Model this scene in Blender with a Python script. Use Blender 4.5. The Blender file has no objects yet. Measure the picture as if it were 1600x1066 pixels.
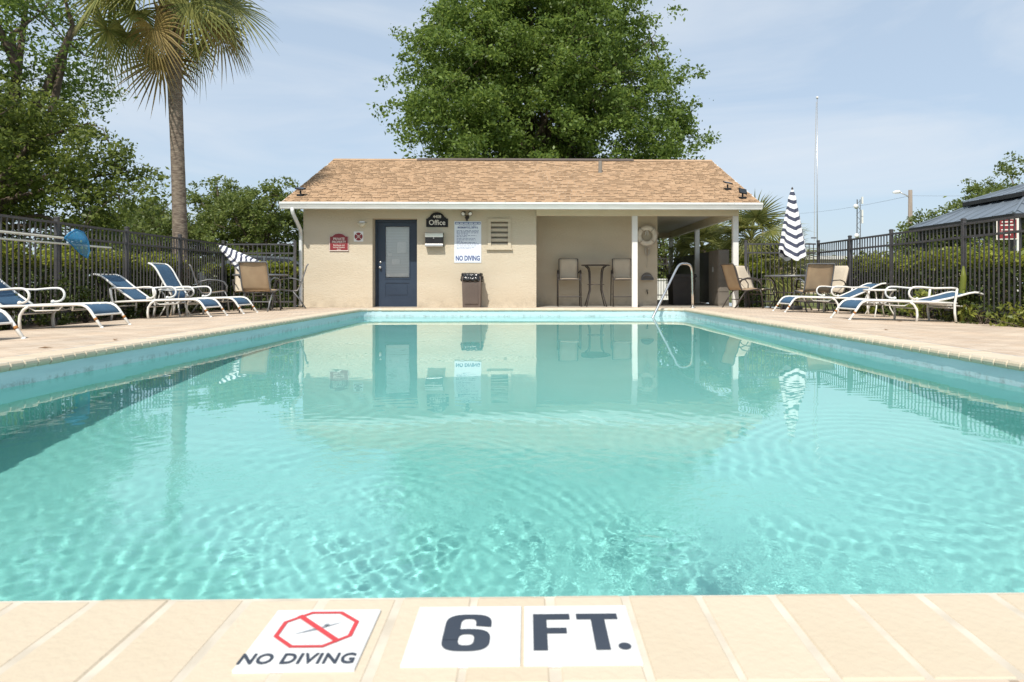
import bpy, math, random
import numpy as np
from mathutils import Vector, Matrix
R = math.radians
PI = math.pi
random.seed(7)
SC = bpy.context.scene
COL = SC.collection

# ------------------------------------------------------------------ camera
cd = bpy.data.cameras.new('camera')
cam = bpy.data.objects.new('camera', cd); COL.objects.link(cam)
cam.location = (0, 0, 0.48)
cam.rotation_euler = (R(90), 0, R(-1.0))
cd.sensor_width = 36; cd.lens = 36 * 1030 / 1600
cd.shift_x = -42 / 1600; cd.shift_y = -89.5 / 1600
cd.clip_start = 0.05; cd.clip_end = 2000
cd.dof.use_dof = True; cd.dof.focus_distance = 9.0; cd.dof.aperture_fstop = 9.0
SC.camera = cam

# ------------------------------------------------------------------ sky, sun, exposure
SUN_EL, SUN_AZ = 51.0, 15.6           # azimuth to the left of straight behind the camera
w = bpy.data.worlds.new('World'); SC.world = w; w.use_nodes = True
nt = w.node_tree; nt.nodes.clear()
wo = nt.nodes.new('ShaderNodeOutputWorld'); bg = nt.nodes.new('ShaderNodeBackground')
sky = nt.nodes.new('ShaderNodeTexSky'); sky.sky_type = 'NISHITA'; sky.sun_disc = False
sky.sun_elevation = R(SUN_EL); sky.sun_rotation = R(180 + SUN_AZ)
sky.air_density = 1.0; sky.dust_density = 1.4; sky.ozone_density = 1.5; sky.altitude = 10
tc = nt.nodes.new('ShaderNodeTexCoord')
mp = nt.nodes.new('ShaderNodeMapping'); mp.inputs['Scale'].default_value = (1.0, 1.6, 5.0); mp.inputs['Rotation'].default_value = (0, R(12), R(20))
nz = nt.nodes.new('ShaderNodeTexNoise'); nz.inputs['Scale'].default_value = 1.9; nz.inputs['Detail'].default_value = 7; nz.inputs['Roughness'].default_value = .55; nz.inputs['Distortion'].default_value = .5
rp = nt.nodes.new('ShaderNodeValToRGB'); rp.color_ramp.elements[0].position = .42; rp.color_ramp.elements[1].position = .76
rp.color_ramp.elements[0].color = (0, 0, 0, 1); rp.color_ramp.elements[1].color = (.75, .75, .75, 1)
mx = nt.nodes.new('ShaderNodeMix'); mx.data_type = 'RGBA'; mx.inputs['B'].default_value = (9.5, 11.5, 13.7, 1)
bg.inputs['Strength'].default_value = 0.10
L = nt.links.new
L(tc.outputs['Generated'], mp.inputs['Vector']); L(mp.outputs['Vector'], nz.inputs['Vector']); L(nz.outputs['Fac'], rp.inputs['Fac'])
mx.inputs['Factor'].default_value = .46; L(sky.outputs['Color'], mx.inputs['A'])
cl = nt.nodes.new('ShaderNodeMix'); cl.data_type = 'RGBA'; cl.inputs['B'].default_value = (8.6, 9.2, 9.9, 1)
L(rp.outputs['Color'], cl.inputs['Factor']); L(mx.outputs['Result'], cl.inputs['A']); L(cl.outputs['Result'], bg.inputs['Color']); L(bg.outputs['Background'], wo.inputs['Surface'])

sd = bpy.data.lights.new('sun', 'SUN'); sun = bpy.data.objects.new('sun', sd); COL.objects.link(sun)
sd.energy = 5.0; sd.angle = R(0.53); sd.color = (1.0, .95, .87)
ce, se = math.cos(R(SUN_EL)), math.sin(R(SUN_EL))
to_sun = Vector((-math.sin(R(SUN_AZ)) * ce, -math.cos(R(SUN_AZ)) * ce, se))
sun.rotation_euler = to_sun.to_track_quat('Z', 'Y').to_euler(); sun.location = (-8, -20, 30)
sd.cycles.is_caustics_light = True
SC.view_settings.view_transform = 'Standard'; SC.view_settings.look = 'None'
SC.view_settings.exposure = -0.10; SC.view_settings.gamma = 1
SC.cycles.use_denoising = True
SC.cycles.max_bounces = 10; SC.cycles.transparent_max_bounces = 16; SC.cycles.transmission_bounces = 6
SC.cycles.diffuse_bounces = 3; SC.cycles.glossy_bounces = 4
SC.cycles.sample_clamp_indirect = 6.0
SC.cycles.blur_glossy = 0.3

# ------------------------------------------------------------------ tagging
def tag(o, label=None, cat=None, group=None, kind=None):
    if label: o['label'] = label
    if cat: o['category'] = cat
    if group: o['group'] = group
    if kind: o['kind'] = kind
    return o
def thing(name, label, cat, loc=(0, 0, 0), rz=0, group=None, rot=None):
    o = bpy.data.objects.new(name, None); COL.objects.link(o)
    o.empty_display_size = .1
    o.location = loc; o.rotation_euler = rot if rot else (0, 0, rz)
    return tag(o, label, cat, group)
def copy_tree(o, parent=None):
    c = o.copy(); COL.objects.link(c); c.parent = parent
    for ch in list(o.children): copy_tree(ch, c)
    return c

# ------------------------------------------------------------------ materials
def mat(name, col, rough=.6, metal=0., col2=None, nscale=6., bump=0., bscale=40., spec=.5, island=False, coat=0., detail=5., stretch=(1, 1, 1)):
    m = bpy.data.materials.new(name); m.use_nodes = True
    n = m.node_tree.nodes; l = m.node_tree.links; b = n['Principled BSDF']
    b.inputs['Base Color'].default_value = (*col, 1); b.inputs['Roughness'].default_value = rough; b.inputs['Metallic'].default_value = metal
    b.inputs['Specular IOR Level'].default_value = spec
    if coat: b.inputs['Coat Weight'].default_value = coat
    t = n.new('ShaderNodeTexCoord'); mpn = n.new('ShaderNodeMapping'); mpn.inputs['Scale'].default_value = stretch
    l.new(t.outputs['Object'], mpn.inputs['Vector'])
    if col2:
        x = n.new('ShaderNodeMix'); x.data_type = 'RGBA'
        x.inputs['A'].default_value = (*col, 1); x.inputs['B'].default_value = (*col2, 1)
        if island:
            g = n.new('ShaderNodeNewGeometry'); l.new(g.outputs['Random Per Island'], x.inputs['Factor'])
        else:
            z = n.new('ShaderNodeTexNoise'); z.inputs['Scale'].default_value = nscale; z.inputs['Detail'].default_value = detail
            r = n.new('ShaderNodeValToRGB'); r.color_ramp.elements[0].position = .35; r.color_ramp.elements[1].position = .65
            l.new(mpn.outputs['Vector'], z.inputs['Vector']); l.new(z.outputs['Fac'], r.inputs['Fac']); l.new(r.outputs['Color'], x.inputs['Factor'])
        l.new(x.outputs['Result'], b.inputs['Base Color'])
    if bump:
        z2 = n.new('ShaderNodeTexNoise'); z2.inputs['Scale'].default_value = bscale; z2.inputs['Detail'].default_value = 6
        bp = n.new('ShaderNodeBump'); bp.inputs['Strength'].default_value = bump; bp.inputs['Distance'].default_value = .02
        l.new(mpn.outputs['Vector'], z2.inputs['Vector']); l.new(z2.outputs['Fac'], bp.inputs['Height']); l.new(bp.outputs['Normal'], b.inputs['Normal'])
    return m
def leafmat(name, c1, c2, trans=.35, rough=.45):
    m = bpy.data.materials.new(name); m.use_nodes = True
    n = m.node_tree.nodes; l = m.node_tree.links; b = n['Principled BSDF']; out = n['Material Output']
    g = n.new('ShaderNodeNewGeometry'); x = n.new('ShaderNodeMix'); x.data_type = 'RGBA'
    x.inputs['A'].default_value = (*c1, 1); x.inputs['B'].default_value = (*c2, 1)
    l.new(g.outputs['Random Per Island'], x.inputs['Factor'])
    l.new(x.outputs['Result'], b.inputs['Base Color']); b.inputs['Roughness'].default_value = rough; b.inputs['Specular IOR Level'].default_value = .35
    tr = n.new('ShaderNodeBsdfTranslucent'); hs = n.new('ShaderNodeHueSaturation'); hs.inputs['Value'].default_value = 1.5; hs.inputs['Hue'].default_value = .485
    l.new(x.outputs['Result'], hs.inputs['Color']); l.new(hs.outputs['Color'], tr.inputs['Color'])
    ms = n.new('ShaderNodeMixShader'); ms.inputs['Fac'].default_value = trans
    l.new(b.outputs['BSDF'], ms.inputs[1]); l.new(tr.outputs['BSDF'], ms.inputs[2]); l.new(ms.outputs['Shader'], out.inputs['Surface'])
    return m
M = {}
M['stucco'] = mat('stucco', (.60, .53, .41), .9, col2=(.57, .495, .375), nscale=1.3, bump=.7, bscale=38, spec=.2, stretch=(.6, .6, 2.6))
M['beam'] = mat('cream_beam_paint', (.70, .62, .46), .6, col2=(.66, .58, .42), nscale=3)
M['white_paint'] = mat('white_paint', (.78, .77, .73), .5, col2=(.72, .71, .67), nscale=4)
M['gutter'] = mat('white_gutter', (.74, .75, .73), .4, col2=(.66, .67, .65), nscale=2.2, stretch=(1, 4, 4))
M['soffit'] = mat('soffit', (.60, .57, .50), .7, col2=(.55, .52, .45))
M['shingle'] = mat('shingle', (.40, .265, .162), .95, col2=(.485, .33, .208), island=True, bump=.5, bscale=120, spec=.15)
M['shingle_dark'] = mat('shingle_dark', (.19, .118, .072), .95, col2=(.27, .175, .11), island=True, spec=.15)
M['navy'] = mat('navy_door_paint', (.020, .036, .064), .4, col2=(.025, .043, .073), nscale=3)
M['brick'] = mat('coping_brick', (.60, .505, .375), .75, col2=(.57, .475, .345), nscale=5, bump=.12, bscale=70, spec=.3)
M['brick2'] = mat('coping_brick_pale', (.625, .53, .40), .75, col2=(.595, .50, .37), nscale=5, bump=.12, bscale=70, spec=.3)
M['grout'] = mat('grout', (.67, .60, .49), .9, col2=(.52, .455, .36), nscale=12)
M['tile_white'] = mat('tile_white', (.75, .75, .735), .3, col2=(.71, .705, .685), nscale=14)
M['ink'] = mat('ink_charcoal', (.035, .045, .065), .4, col2=(.045, .055, .075))
M['ink_red'] = mat('ink_red', (.62, .05, .055), .4, col2=(.55, .05, .05))
M['ink_blue'] = mat('ink_blue', (.035, .07, .22), .5, col2=(.05, .085, .24))
M['ink_gray'] = mat('ink_gray', (.22, .24, .27), .5, col2=(.30, .32, .34))
M['white_metal'] = mat('white_powdercoat', (.80, .79, .75), .35, col2=(.74, .72, .66), nscale=14)
M['rust'] = mat('rust', (.42, .19, .05), .8, col2=(.30, .12, .04), nscale=30)
M['blue_sling'] = mat('blue_sling', (.040, .098, .170), .75, col2=(.050, .115, .195), nscale=5, bump=.2, bscale=300)
M['tan_sling'] = mat('tan_sling', (.42, .30, .18), .8, col2=(.36, .25, .15), nscale=5, bump=.2, bscale=300)
M['cream_sling'] = mat('cream_sling', (.60, .52, .40), .8, col2=(.55, .47, .36), nscale=5, bump=.2, bscale=300)
M['bronze'] = mat('bronze_frame', (.045, .037, .032), .45, col2=(.06, .05, .043))
M['grey_frame'] = mat('grey_frame', (.15, .155, .16), .4, metal=.3, col2=(.19, .195, .2))
M['fence'] = mat('fence_powdercoat', (.055, .053, .056), .45, col2=(.075, .072, .075), nscale=8)
M['steel'] = mat('stainless_steel', (.68, .67, .65), .2, metal=1.0, col2=(.58, .57, .55), nscale=9)
M['silver'] = mat('silver_metal', (.66, .66, .65), .3, metal=.8, col2=(.58, .58, .57))
M['black'] = mat('black_plastic', (.014, .014, .016), .55, col2=(.02, .02, .022), spec=.25)
M['bag'] = mat('black_bag_film', (.014, .014, .016), .18, col2=(.02, .02, .022), bump=.5, bscale=18)
M['brown_plastic'] = mat('brown_plastic', (.105, .078, .064), .6, col2=(.125, .095, .078), nscale=4, bump=.2, bscale=90)
M['dark_bin'] = mat('dark_bin_plastic', (.03, .026, .024), .6, col2=(.04, .034, .03))
M['cabinet'] = mat('taupe_resin', (.19, .165, .135), .65, col2=(.16, .14, .115), nscale=4)
M['maroon'] = mat('maroon_sign', (.20, .018, .022), .45, col2=(.235, .022, .028))
M['cream_ink'] = mat('cream_ink', (.78, .74, .66), .5, col2=(.74, .70, .62))
M['board_white'] = mat('board_white', (.72, .77, .83), .4, col2=(.68, .73, .80))
M['glass_blind'] = mat('window_blind', (.90, .91, .88), .5, col2=(.86, .88, .85), nscale=3)
M['paper'] = mat('paper', (.80, .80, .77), .8, col2=(.72, .73, .71), nscale=20)
M['ring'] = mat('ring_vinyl', (.70, .66, .57), .5, col2=(.62, .57, .47), nscale=8)
M['rope'] = mat('rope', (.55, .50, .42), .9, col2=(.42, .38, .32), nscale=30)
M['lamp_glass'] = mat('lamp_shell', (.66, .62, .50), .4, col2=(.58, .54, .42))
M['net'] = mat('net_blue', (.02, .22, .46), .5, col2=(.03, .27, .52), nscale=50)
_nt = M['net'].node_tree; _tr = _nt.nodes.new('ShaderNodeBsdfTransparent'); _ms = _nt.nodes.new('ShaderNodeMixShader'); _ms.inputs[0].default_value = .38
_nt.links.new(_nt.nodes['Principled BSDF'].outputs[0], _ms.inputs[1]); _nt.links.new(_tr.outputs[0], _ms.inputs[2]); _nt.links.new(_ms.outputs[0], _nt.nodes['Material Output'].inputs['Surface'])
M['pole'] = mat('pole_white', (.72, .70, .62), .4, col2=(.64, .61, .50), nscale=5)
M['bark'] = mat('bark', (.16, .125, .095), .95, col2=(.085, .065, .05), nscale=7, bump=.8, bscale=22, spec=.1, stretch=(1, 1, .35))
M['palm_bark'] = mat('palm_bark', (.27, .22, .17), .95, col2=(.13, .10, .08), nscale=9, bump=.9, bscale=18, spec=.1, stretch=(1, 1, 2.6))
M['palm_boot'] = mat('palm_boot', (.33, .22, .13), .9, col2=(.18, .115, .07), nscale=8, bump=.5, bscale=25)
M['wood_pole'] = mat('weathered_wood', (.30, .25, .20), .9, col2=(.22, .18, .145), nscale=5, bump=.4, bscale=30, stretch=(4, 4, .4))
M['gazebo_metal'] = mat('gazebo_metal', (.19, .225, .26), .38, metal=.35, col2=(.22, .255, .29), nscale=2)
M['gazebo_dark'] = mat('gazebo_dark', (.03, .03, .032), .5, col2=(.04, .04, .042))
M['far_wall'] = mat('far_stucco', (.56, .48, .37), .9, col2=(.52, .445, .34), nscale=1.2)
M['asphalt'] = mat('asphalt', (.06, .06, .058), .95, col2=(.075, .074, .07), nscale=3)
M['soil'] = mat('mulch_soil', (.10, .068, .045), .95, col2=(.17, .12, .08), nscale=12, bump=.8, bscale=60)
M['car_paint'] = mat('car_paint_grey', (.10, .115, .13), .25, col2=(.11, .125, .14), coat=.6)
M['car_white'] = mat('car_paint_white', (.72, .73, .74), .25, col2=(.70, .71, .72), coat=.6)
M['car_glass'] = mat('car_glass', (.02, .025, .03), .08, col2=(.025, .03, .035))
M['tyre'] = mat('tyre_rubber', (.02, .02, .02), .8, col2=(.028, .028, .028))
M['concrete'] = mat('concrete', (.36, .33, .28), .9, col2=(.30, .27, .23), nscale=2.5, bump=.3, bscale=40)
M['dead_leaf'] = mat('dead_leaf', (.22, .12, .05), .85, col2=(.30, .18, .08))
M['oak'] = leafmat('oak_leaves', (.070, .125, .024), (.215, .300, .065), .45)
M['oak_dark'] = leafmat('live_oak_leaves', (.060, .095, .020), (.20, .245, .050), .42)
M['far_leaf'] = leafmat('far_leaves', (.075, .115, .026), (.21, .255, .070), .42)
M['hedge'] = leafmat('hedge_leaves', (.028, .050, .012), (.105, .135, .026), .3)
M['hedge_tip'] = leafmat('hedge_lit_tips', (.15, .20, .022), (.34, .36, .05), .4)  # yellow tips, with the sunlit look of the hedge tops put into their colour
M['frond'] = leafmat('palm_frond', (.11, .135, .035), (.30, .30, .090), .4)
M['frond_old'] = leafmat('old_palm_frond', (.20, .145, .055), (.36, .27, .10), .3)
M['plant'] = leafmat('bed_plant', (.08, .12, .02), (.30, .32, .06), .35)

def plaster():
    m = mat('pool_plaster', (.325, .70, .655), .8, col2=(.28, .655, .605), nscale=.9, spec=.2)
    return m
M['plaster'] = plaster()
M['band'] = mat('waterline_band', (.56, .70, .72), .55, col2=(.47, .62, .65), nscale=3.5, stretch=(.5, .5, 6), spec=.3)
def scum(m):
    n = m.node_tree.nodes; l = m.node_tree.links; b = n['Principled BSDF']; src = b.inputs['Base Color'].links[0].from_socket
    t = n.new('ShaderNodeTexCoord'); sx = n.new('ShaderNodeSeparateXYZ'); l.new(t.outputs['Object'], sx.inputs[0])
    mr = n.new('ShaderNodeMapRange'); mr.inputs['From Min'].default_value = -.108; mr.inputs['From Max'].default_value = -.140; l.new(sx.outputs['Z'], mr.inputs['Value'])
    z = n.new('ShaderNodeTexNoise'); z.inputs['Scale'].default_value = 14; z.inputs['Detail'].default_value = 8; z.inputs['Roughness'].default_value = .75; l.new(t.outputs['Object'], z.inputs['Vector'])
    r = n.new('ShaderNodeValToRGB'); r.color_ramp.elements[0].position = .48; r.color_ramp.elements[1].position = .66; l.new(z.outputs['Fac'], r.inputs['Fac'])
    mu = n.new('ShaderNodeMath'); mu.operation = 'MULTIPLY'; l.new(mr.outputs['Result'], mu.inputs[0]); l.new(r.outputs['Color'], mu.inputs[1])
    x = n.new('ShaderNodeMix'); x.data_type = 'RGBA'; x.inputs['B'].default_value = (.30, .37, .36, 1); l.new(mu.outputs[0], x.inputs['Factor']); l.new(src, x.inputs['A']); l.new(x.outputs['Result'], b.inputs['Base Color'])
scum(M['band'])
def base_dirt(m):
    n = m.node_tree.nodes; l = m.node_tree.links; b = n['Principled BSDF']; src = b.inputs['Base Color'].links[0].from_socket
    t = n.new('ShaderNodeTexCoord'); sx = n.new('ShaderNodeSeparateXYZ'); l.new(t.outputs['Object'], sx.inputs[0])
    mr = n.new('ShaderNodeMapRange'); mr.inputs['From Min'].default_value = .22; mr.inputs['From Max'].default_value = -.07; l.new(sx.outputs['Z'], mr.inputs['Value'])
    z = n.new('ShaderNodeTexNoise'); z.inputs['Scale'].default_value = 5; z.inputs['Detail'].default_value = 9; z.inputs['Roughness'].default_value = .7; l.new(t.outputs['Object'], z.inputs['Vector'])
    r = n.new('ShaderNodeValToRGB'); r.color_ramp.elements[0].position = .42; r.color_ramp.elements[1].position = .72; l.new(z.outputs['Fac'], r.inputs['Fac'])
    mu = n.new('ShaderNodeMath'); mu.operation = 'MULTIPLY'; l.new(mr.outputs['Result'], mu.inputs[0]); l.new(r.outputs['Color'], mu.inputs[1])
    x = n.new('ShaderNodeMix'); x.data_type = 'RGBA'; x.inputs['B'].default_value = (.34, .29, .22, 1); l.new(mu.outputs[0], x.inputs['Factor']); l.new(src, x.inputs['A']); l.new(x.outputs['Result'], b.inputs['Base Color'])
base_dirt(M['stucco'])
M['step_white'] = mat('step_plaster', (.62, .80, .77), .8, col2=(.56, .76, .73), nscale=2)

def stripes_mat():
    m = bpy.data.materials.new('striped_canvas'); m.use_nodes = True
    n = m.node_tree.nodes; l = m.node_tree.links; b = n['Principled BSDF']; b.inputs['Roughness'].default_value = .85
    a = n.new('ShaderNodeAttribute'); a.attribute_name = 'stripe'
    mt = n.new('ShaderNodeMath'); mt.operation = 'FRACT'; gt = n.new('ShaderNodeMath'); gt.operation = 'GREATER_THAN'; gt.inputs[1].default_value = .56
    x = n.new('ShaderNodeMix'); x.data_type = 'RGBA'; x.inputs['A'].default_value = (.80, .80, .80, 1); x.inputs['B'].default_value = (.055, .062, .10, 1)
    l.new(a.outputs['Fac'], mt.inputs[0]); l.new(mt.outputs[0], gt.inputs[0]); l.new(gt.outputs[0], x.inputs['Factor']); l.new(x.outputs['Result'], b.inputs['Base Color'])
    return m
M['stripes'] = stripes_mat()

def deck_mat():
    m = bpy.data.materials.new('deck_pavers'); m.use_nodes = True
    n = m.node_tree.nodes; l = m.node_tree.links; b = n['Principled BSDF']; b.inputs['Roughness'].default_value = .85; b.inputs['Specular IOR Level'].default_value = .25
    t = n.new('ShaderNodeTexCoord')
    br = n.new('ShaderNodeTexBrick'); br.inputs['Scale'].default_value = 1; br.inputs['Brick Width'].default_value = .235; br.inputs['Row Height'].default_value = .118
    br.inputs['Mortar Size'].default_value = .006; br.inputs['Color1'].default_value = (.55, .425, .315, 1); br.inputs['Color2'].default_value = (.63, .525, .415, 1); br.inputs['Mortar'].default_value = (.37, .29, .215, 1); br.inputs['Bias'].default_value = 0
    z = n.new('ShaderNodeTexNoise'); z.inputs['Scale'].default_value = 1.4; z.inputs['Detail'].default_value = 6
    x = n.new('ShaderNodeMix'); x.data_type = 'RGBA'; x.blend_type = 'MULTIPLY'; x.inputs['Factor'].default_value = 1
    r = n.new('ShaderNodeValToRGB'); r.color_ramp.elements[0].position = .3; r.color_ramp.elements[0].color = (.84, .84, .84, 1); r.color_ramp.elements[1].position = .7; r.color_ramp.elements[1].color = (1.12, 1.10, 1.06, 1)
    l.new(t.outputs['Object'], br.inputs['Vector']); l.new(t.outputs['Object'], z.inputs['Vector']); l.new(z.outputs['Fac'], r.inputs['Fac'])
    l.new(br.outputs['Color'], x.inputs['A']); l.new(r.outputs['Color'], x.inputs['B']); l.new(x.outputs['Result'], b.inputs['Base Color'])
    bp = n.new('ShaderNodeBump'); bp.inputs['Strength'].default_value = .5; bp.inputs['Distance'].default_value = .004; bp.invert = True
    l.new(br.outputs['Fac'], bp.inputs['Height']); l.new(bp.outputs['Normal'], b.inputs['Normal'])
    return m
M['deck'] = deck_mat()
M['grass'] = mat('lawn', (.085, .115, .030), .95, col2=(.17, .175, .065), nscale=.35, bump=.8, bscale=25, spec=.1)

def water_mat():
    m = bpy.data.materials.new('pool_water'); m.use_nodes = True
    n = m.node_tree.nodes; l = m.node_tree.links; n.clear()
    o = n.new('ShaderNodeOutputMaterial'); g = n.new('ShaderNodeBsdfGlass'); g.inputs['IOR'].default_value = 1.33; g.inputs['Roughness'].default_value = 0
    g.inputs['Color'].default_value = (.96, 1, .995, 1)
    t = n.new('ShaderNodeTexCoord'); at = n.new('ShaderNodeAttribute'); at.attribute_name = 'chop'
    z = n.new('ShaderNodeTexNoise'); z.inputs['Scale'].default_value = 30; z.inputs['Detail'].default_value = 2; z.inputs['Distortion'].default_value = .6
    z2 = n.new('ShaderNodeTexNoise'); z2.inputs['Scale'].default_value = 75; z2.inputs['Detail'].default_value = 1.5; z2.inputs['Distortion'].default_value = .8
    b1 = n.new('ShaderNodeBump'); b1.inputs['Distance'].default_value = .0055; b2 = n.new('ShaderNodeBump'); b2.inputs['Distance'].default_value = .0030
    l.new(t.outputs['Object'], z.inputs['Vector']); l.new(t.outputs['Object'], z2.inputs['Vector'])
    l.new(at.outputs['Fac'], b1.inputs['Strength']); l.new(at.outputs['Fac'], b2.inputs['Strength'])
    l.new(z.outputs['Fac'], b1.inputs['Height']); l.new(z2.outputs['Fac'], b2.inputs['Height']); l.new(b1.outputs['Normal'], b2.inputs['Normal']); l.new(b2.outputs['Normal'], g.inputs['Normal'])
    l.new(g.outputs['BSDF'], o.inputs['Surface'])
    return m
M['water'] = water_mat()

# ------------------------------------------------------------------ mesh helpers
class MB:
    def __init__(s): s.v = []; s.f = []
    def add(s, vs, fs):
        k = len(s.v); s.v += [tuple(p) for p in vs]; s.f += [tuple(i + k for i in f) for f in fs]; return s
    def box(s, a, b):
        x0, y0, z0 = a; x1, y1, z1 = b
        return s.add([(x0, y0, z0), (x1, y0, z0), (x1, y1, z0), (x0, y1, z0), (x0, y0, z1), (x1, y0, z1), (x1, y1, z1), (x0, y1, z1)],
                     [(0, 3, 2, 1), (4, 5, 6, 7), (0, 1, 5, 4), (1, 2, 6, 5), (2, 3, 7, 6), (3, 0, 4, 7)])
    def cbox(s, c, d):
        return s.box([c[i] - d[i] / 2 for i in range(3)], [c[i] + d[i] / 2 for i in range(3)])
    def tube(s, pts, r, n=8, cap=True):
        pts = [Vector(p) for p in pts]; k = len(pts); rs = r if isinstance(r, (list, tuple)) else [r] * k
        vs = []; fs = []; prev = None
        for i, p in enumerate(pts):
            t = (pts[min(i + 1, k - 1)] - pts[max(i - 1, 0)]).normalized()
            if prev is None:
                u = t.orthogonal().normalized()
            else:
                u = (prev - t * prev.dot(t)); u = u.normalized() if u.length > 1e-6 else t.orthogonal().normalized()
            prev = u; v = t.cross(u)
            for j in range(n):
                a = 2 * PI * j / n
                vs.append(p + (u * math.cos(a) + v * math.sin(a)) * rs[i])
        for i in range(k - 1):
            for j in range(n):
                fs.append((i * n + j, i * n + (j + 1) % n, (i + 1) * n + (j + 1) % n, (i + 1) * n + j))
        if cap:
            fs.append(tuple(reversed(range(n)))); fs.append(tuple((k - 1) * n + j for j in range(n)))
        return s.add(vs, fs)
    def lathe(s, prof, c=(0, 0, 0), n=16):
        vs = []; fs = []
        for (r, z) in prof:
            for j in range(n):
                a = 2 * PI * j / n; vs.append((c[0] + r * math.cos(a), c[1] + r * math.sin(a), c[2] + z))
        for i in range(len(prof) - 1):
            for j in range(n): fs.append((i * n + j, i * n + (j + 1) % n, (i + 1) * n + (j + 1) % n, (i + 1) * n + j))
        fs.append(tuple(reversed(range(n)))); fs.append(tuple((len(prof) - 1) * n + j for j in range(n)))
        return s.add(vs, fs)
    def ball(s, c, r, n=8):
        prof = [(max(1e-4, math.cos(a) * r), math.sin(a) * r) for a in [(-.5 + i / 6) * PI for i in range(7)]]
        return s.lathe(prof, c, n)
    def prism(s, poly, y0, y1):      # polygon in x,z extruded along y
        k = len(poly)
        vs = [(x, y0, z) for x, z in poly] + [(x, y1, z) for x, z in poly]
        fs = [tuple(range(k)), tuple(reversed(range(k, 2 * k)))] + [(i, i + k, (i + 1) % k + k, (i + 1) % k) for i in range(k)]
        return s.add(vs, fs)
    def extrude_x(s, prof, x0, x1):  # profile in y,z extruded along x
        k = len(prof)
        vs = [(x0, y, z) for y, z in prof] + [(x1, y, z) for y, z in prof]
        fs = [tuple(reversed(range(k))), tuple(range(k, 2 * k))] + [(i, (i + 1) % k, (i + 1) % k + k, i + k) for i in range(k)]
        return s.add(vs, fs)
    def mesh(s, name, smooth=False):
        me = bpy.data.meshes.new(name); me.from_pydata(s.v, [], s.f); me.update()
        if smooth:
            me.polygons.foreach_set('use_smooth', [True] * len(me.polygons))
        return me
    def build(s, name, m, parent=None, smooth=False, loc=None):
        me = s.mesh(name, smooth); me.materials.append(M[m] if isinstance(m, str) else m)
        o = bpy.data.objects.new(name, me); COL.objects.link(o)
        if parent: o.parent = parent
        if loc: o.location = loc
        return o
def inst(name, me, parent=None, loc=(0, 0, 0), rz=0, m=None):
    o = bpy.data.objects.new(name, me); COL.objects.link(o); o.parent = parent; o.location = loc; o.rotation_euler = (0, 0, rz)
    return o
def npmesh(name, V, F, m, parent=None, smooth=False, loc=None):
    V = np.asarray(V, dtype=np.float32); F = np.asarray(F, dtype=np.int32); k = F.shape[1]
    me = bpy.data.meshes.new(name); me.vertices.add(len(V)); me.vertices.foreach_set('co', V.ravel())
    me.loops.add(F.size); me.loops.foreach_set('vertex_index', F.ravel())
    me.polygons.add(len(F)); me.polygons.foreach_set('loop_start', np.arange(0, F.size, k, dtype=np.int32))
    try: me.polygons.foreach_set('loop_total', np.full(len(F), k, dtype=np.int32))
    except Exception: pass
    if smooth: me.polygons.foreach_set('use_smooth', np.ones(len(F), dtype=bool))
    me.update(calc_edges=True); me.validate()
    me.materials.append(M[m]); o = bpy.data.objects.new(name, me); COL.objects.link(o)
    if parent: o.parent = parent
    if loc: o.location = loc
    return o
def arc(c, r, a0, a1, n, plane='xz', k=1.0):
    out = []
    for i in range(n + 1):
        a = R(a0 + (a1 - a0) * i / n); p = (r * math.cos(a), r * k * math.sin(a))
        out.append((c[0] + p[0], c[1], c[2] + p[1]) if plane == 'xz' else ((c[0], c[1] + p[0], c[2] + p[1]) if plane == 'yz' else (c[0] + p[0], c[1] + p[1], c[2])))
    return out
def text(body, size, name, m, parent, loc, rot, sx=1., bold=0., align='CENTER', shear=0., sp=1., depth=.0006):
    cu = bpy.data.curves.new(name, 'FONT'); cu.body = body; cu.size = size; cu.align_x = align; cu.align_y = 'CENTER'
    cu.offset = bold; cu.extrude = depth; cu.shear = shear; cu.space_character = sp; cu.resolution_u = 3
    ob = bpy.data.objects.new(name, cu); COL.objects.link(ob)
    dg = bpy.context.evaluated_depsgraph_get()
    me = bpy.data.meshes.new_from_object(ob.evaluated_get(dg)); me.name = name
    bpy.data.objects.remove(ob); bpy.data.curves.remove(cu)
    me.materials.clear(); me.materials.append(M[m])
    o = bpy.data.objects.new(name, me); COL.objects.link(o); o.parent = parent; o.location = loc; o.rotation_euler = rot; o.scale = (sx, 1, 1)
    return o
FRONT = (R(90), 0, 0)      # text that faces the camera (-Y)

def deckz(X, Y):
    dx = max(0., -3.395 - X, X - 3.245); dy = min(2.2, max(0., Y - 13.03, .79 - Y))
    return -.03 * min(3.2, max(dx, dy))

# ================================================================== GROUND, DECK, POOL
g = MB(); 
NX = [-400, -60, -6.9, -3.0, 3.0, 6.8, 60, 400]; NY = [-400, -30, -6, 2, 13, 22.6, 60, 400]
for i in range(7):
    for j in range(7):
        if 2 <= i <= 4 and 2 <= j <= 4: continue
        g.add([(NX[i], NY[j], -.16), (NX[i + 1], NY[j], -.16), (NX[i + 1], NY[j + 1], -.16), (NX[i], NY[j + 1], -.16)], [(0, 1, 2, 3)])
tag(g.build('ground', 'grass'), kind='structure')
# planting bed soil under the fences
b = MB().box((-8.2, 2, -.30), (-6.3, 15.2, -.115)).box((6.55, 2, -.30), (8.0, 15.2, -.115))
tag(b.build('planting_bed', 'soil'), kind='structure')

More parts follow.
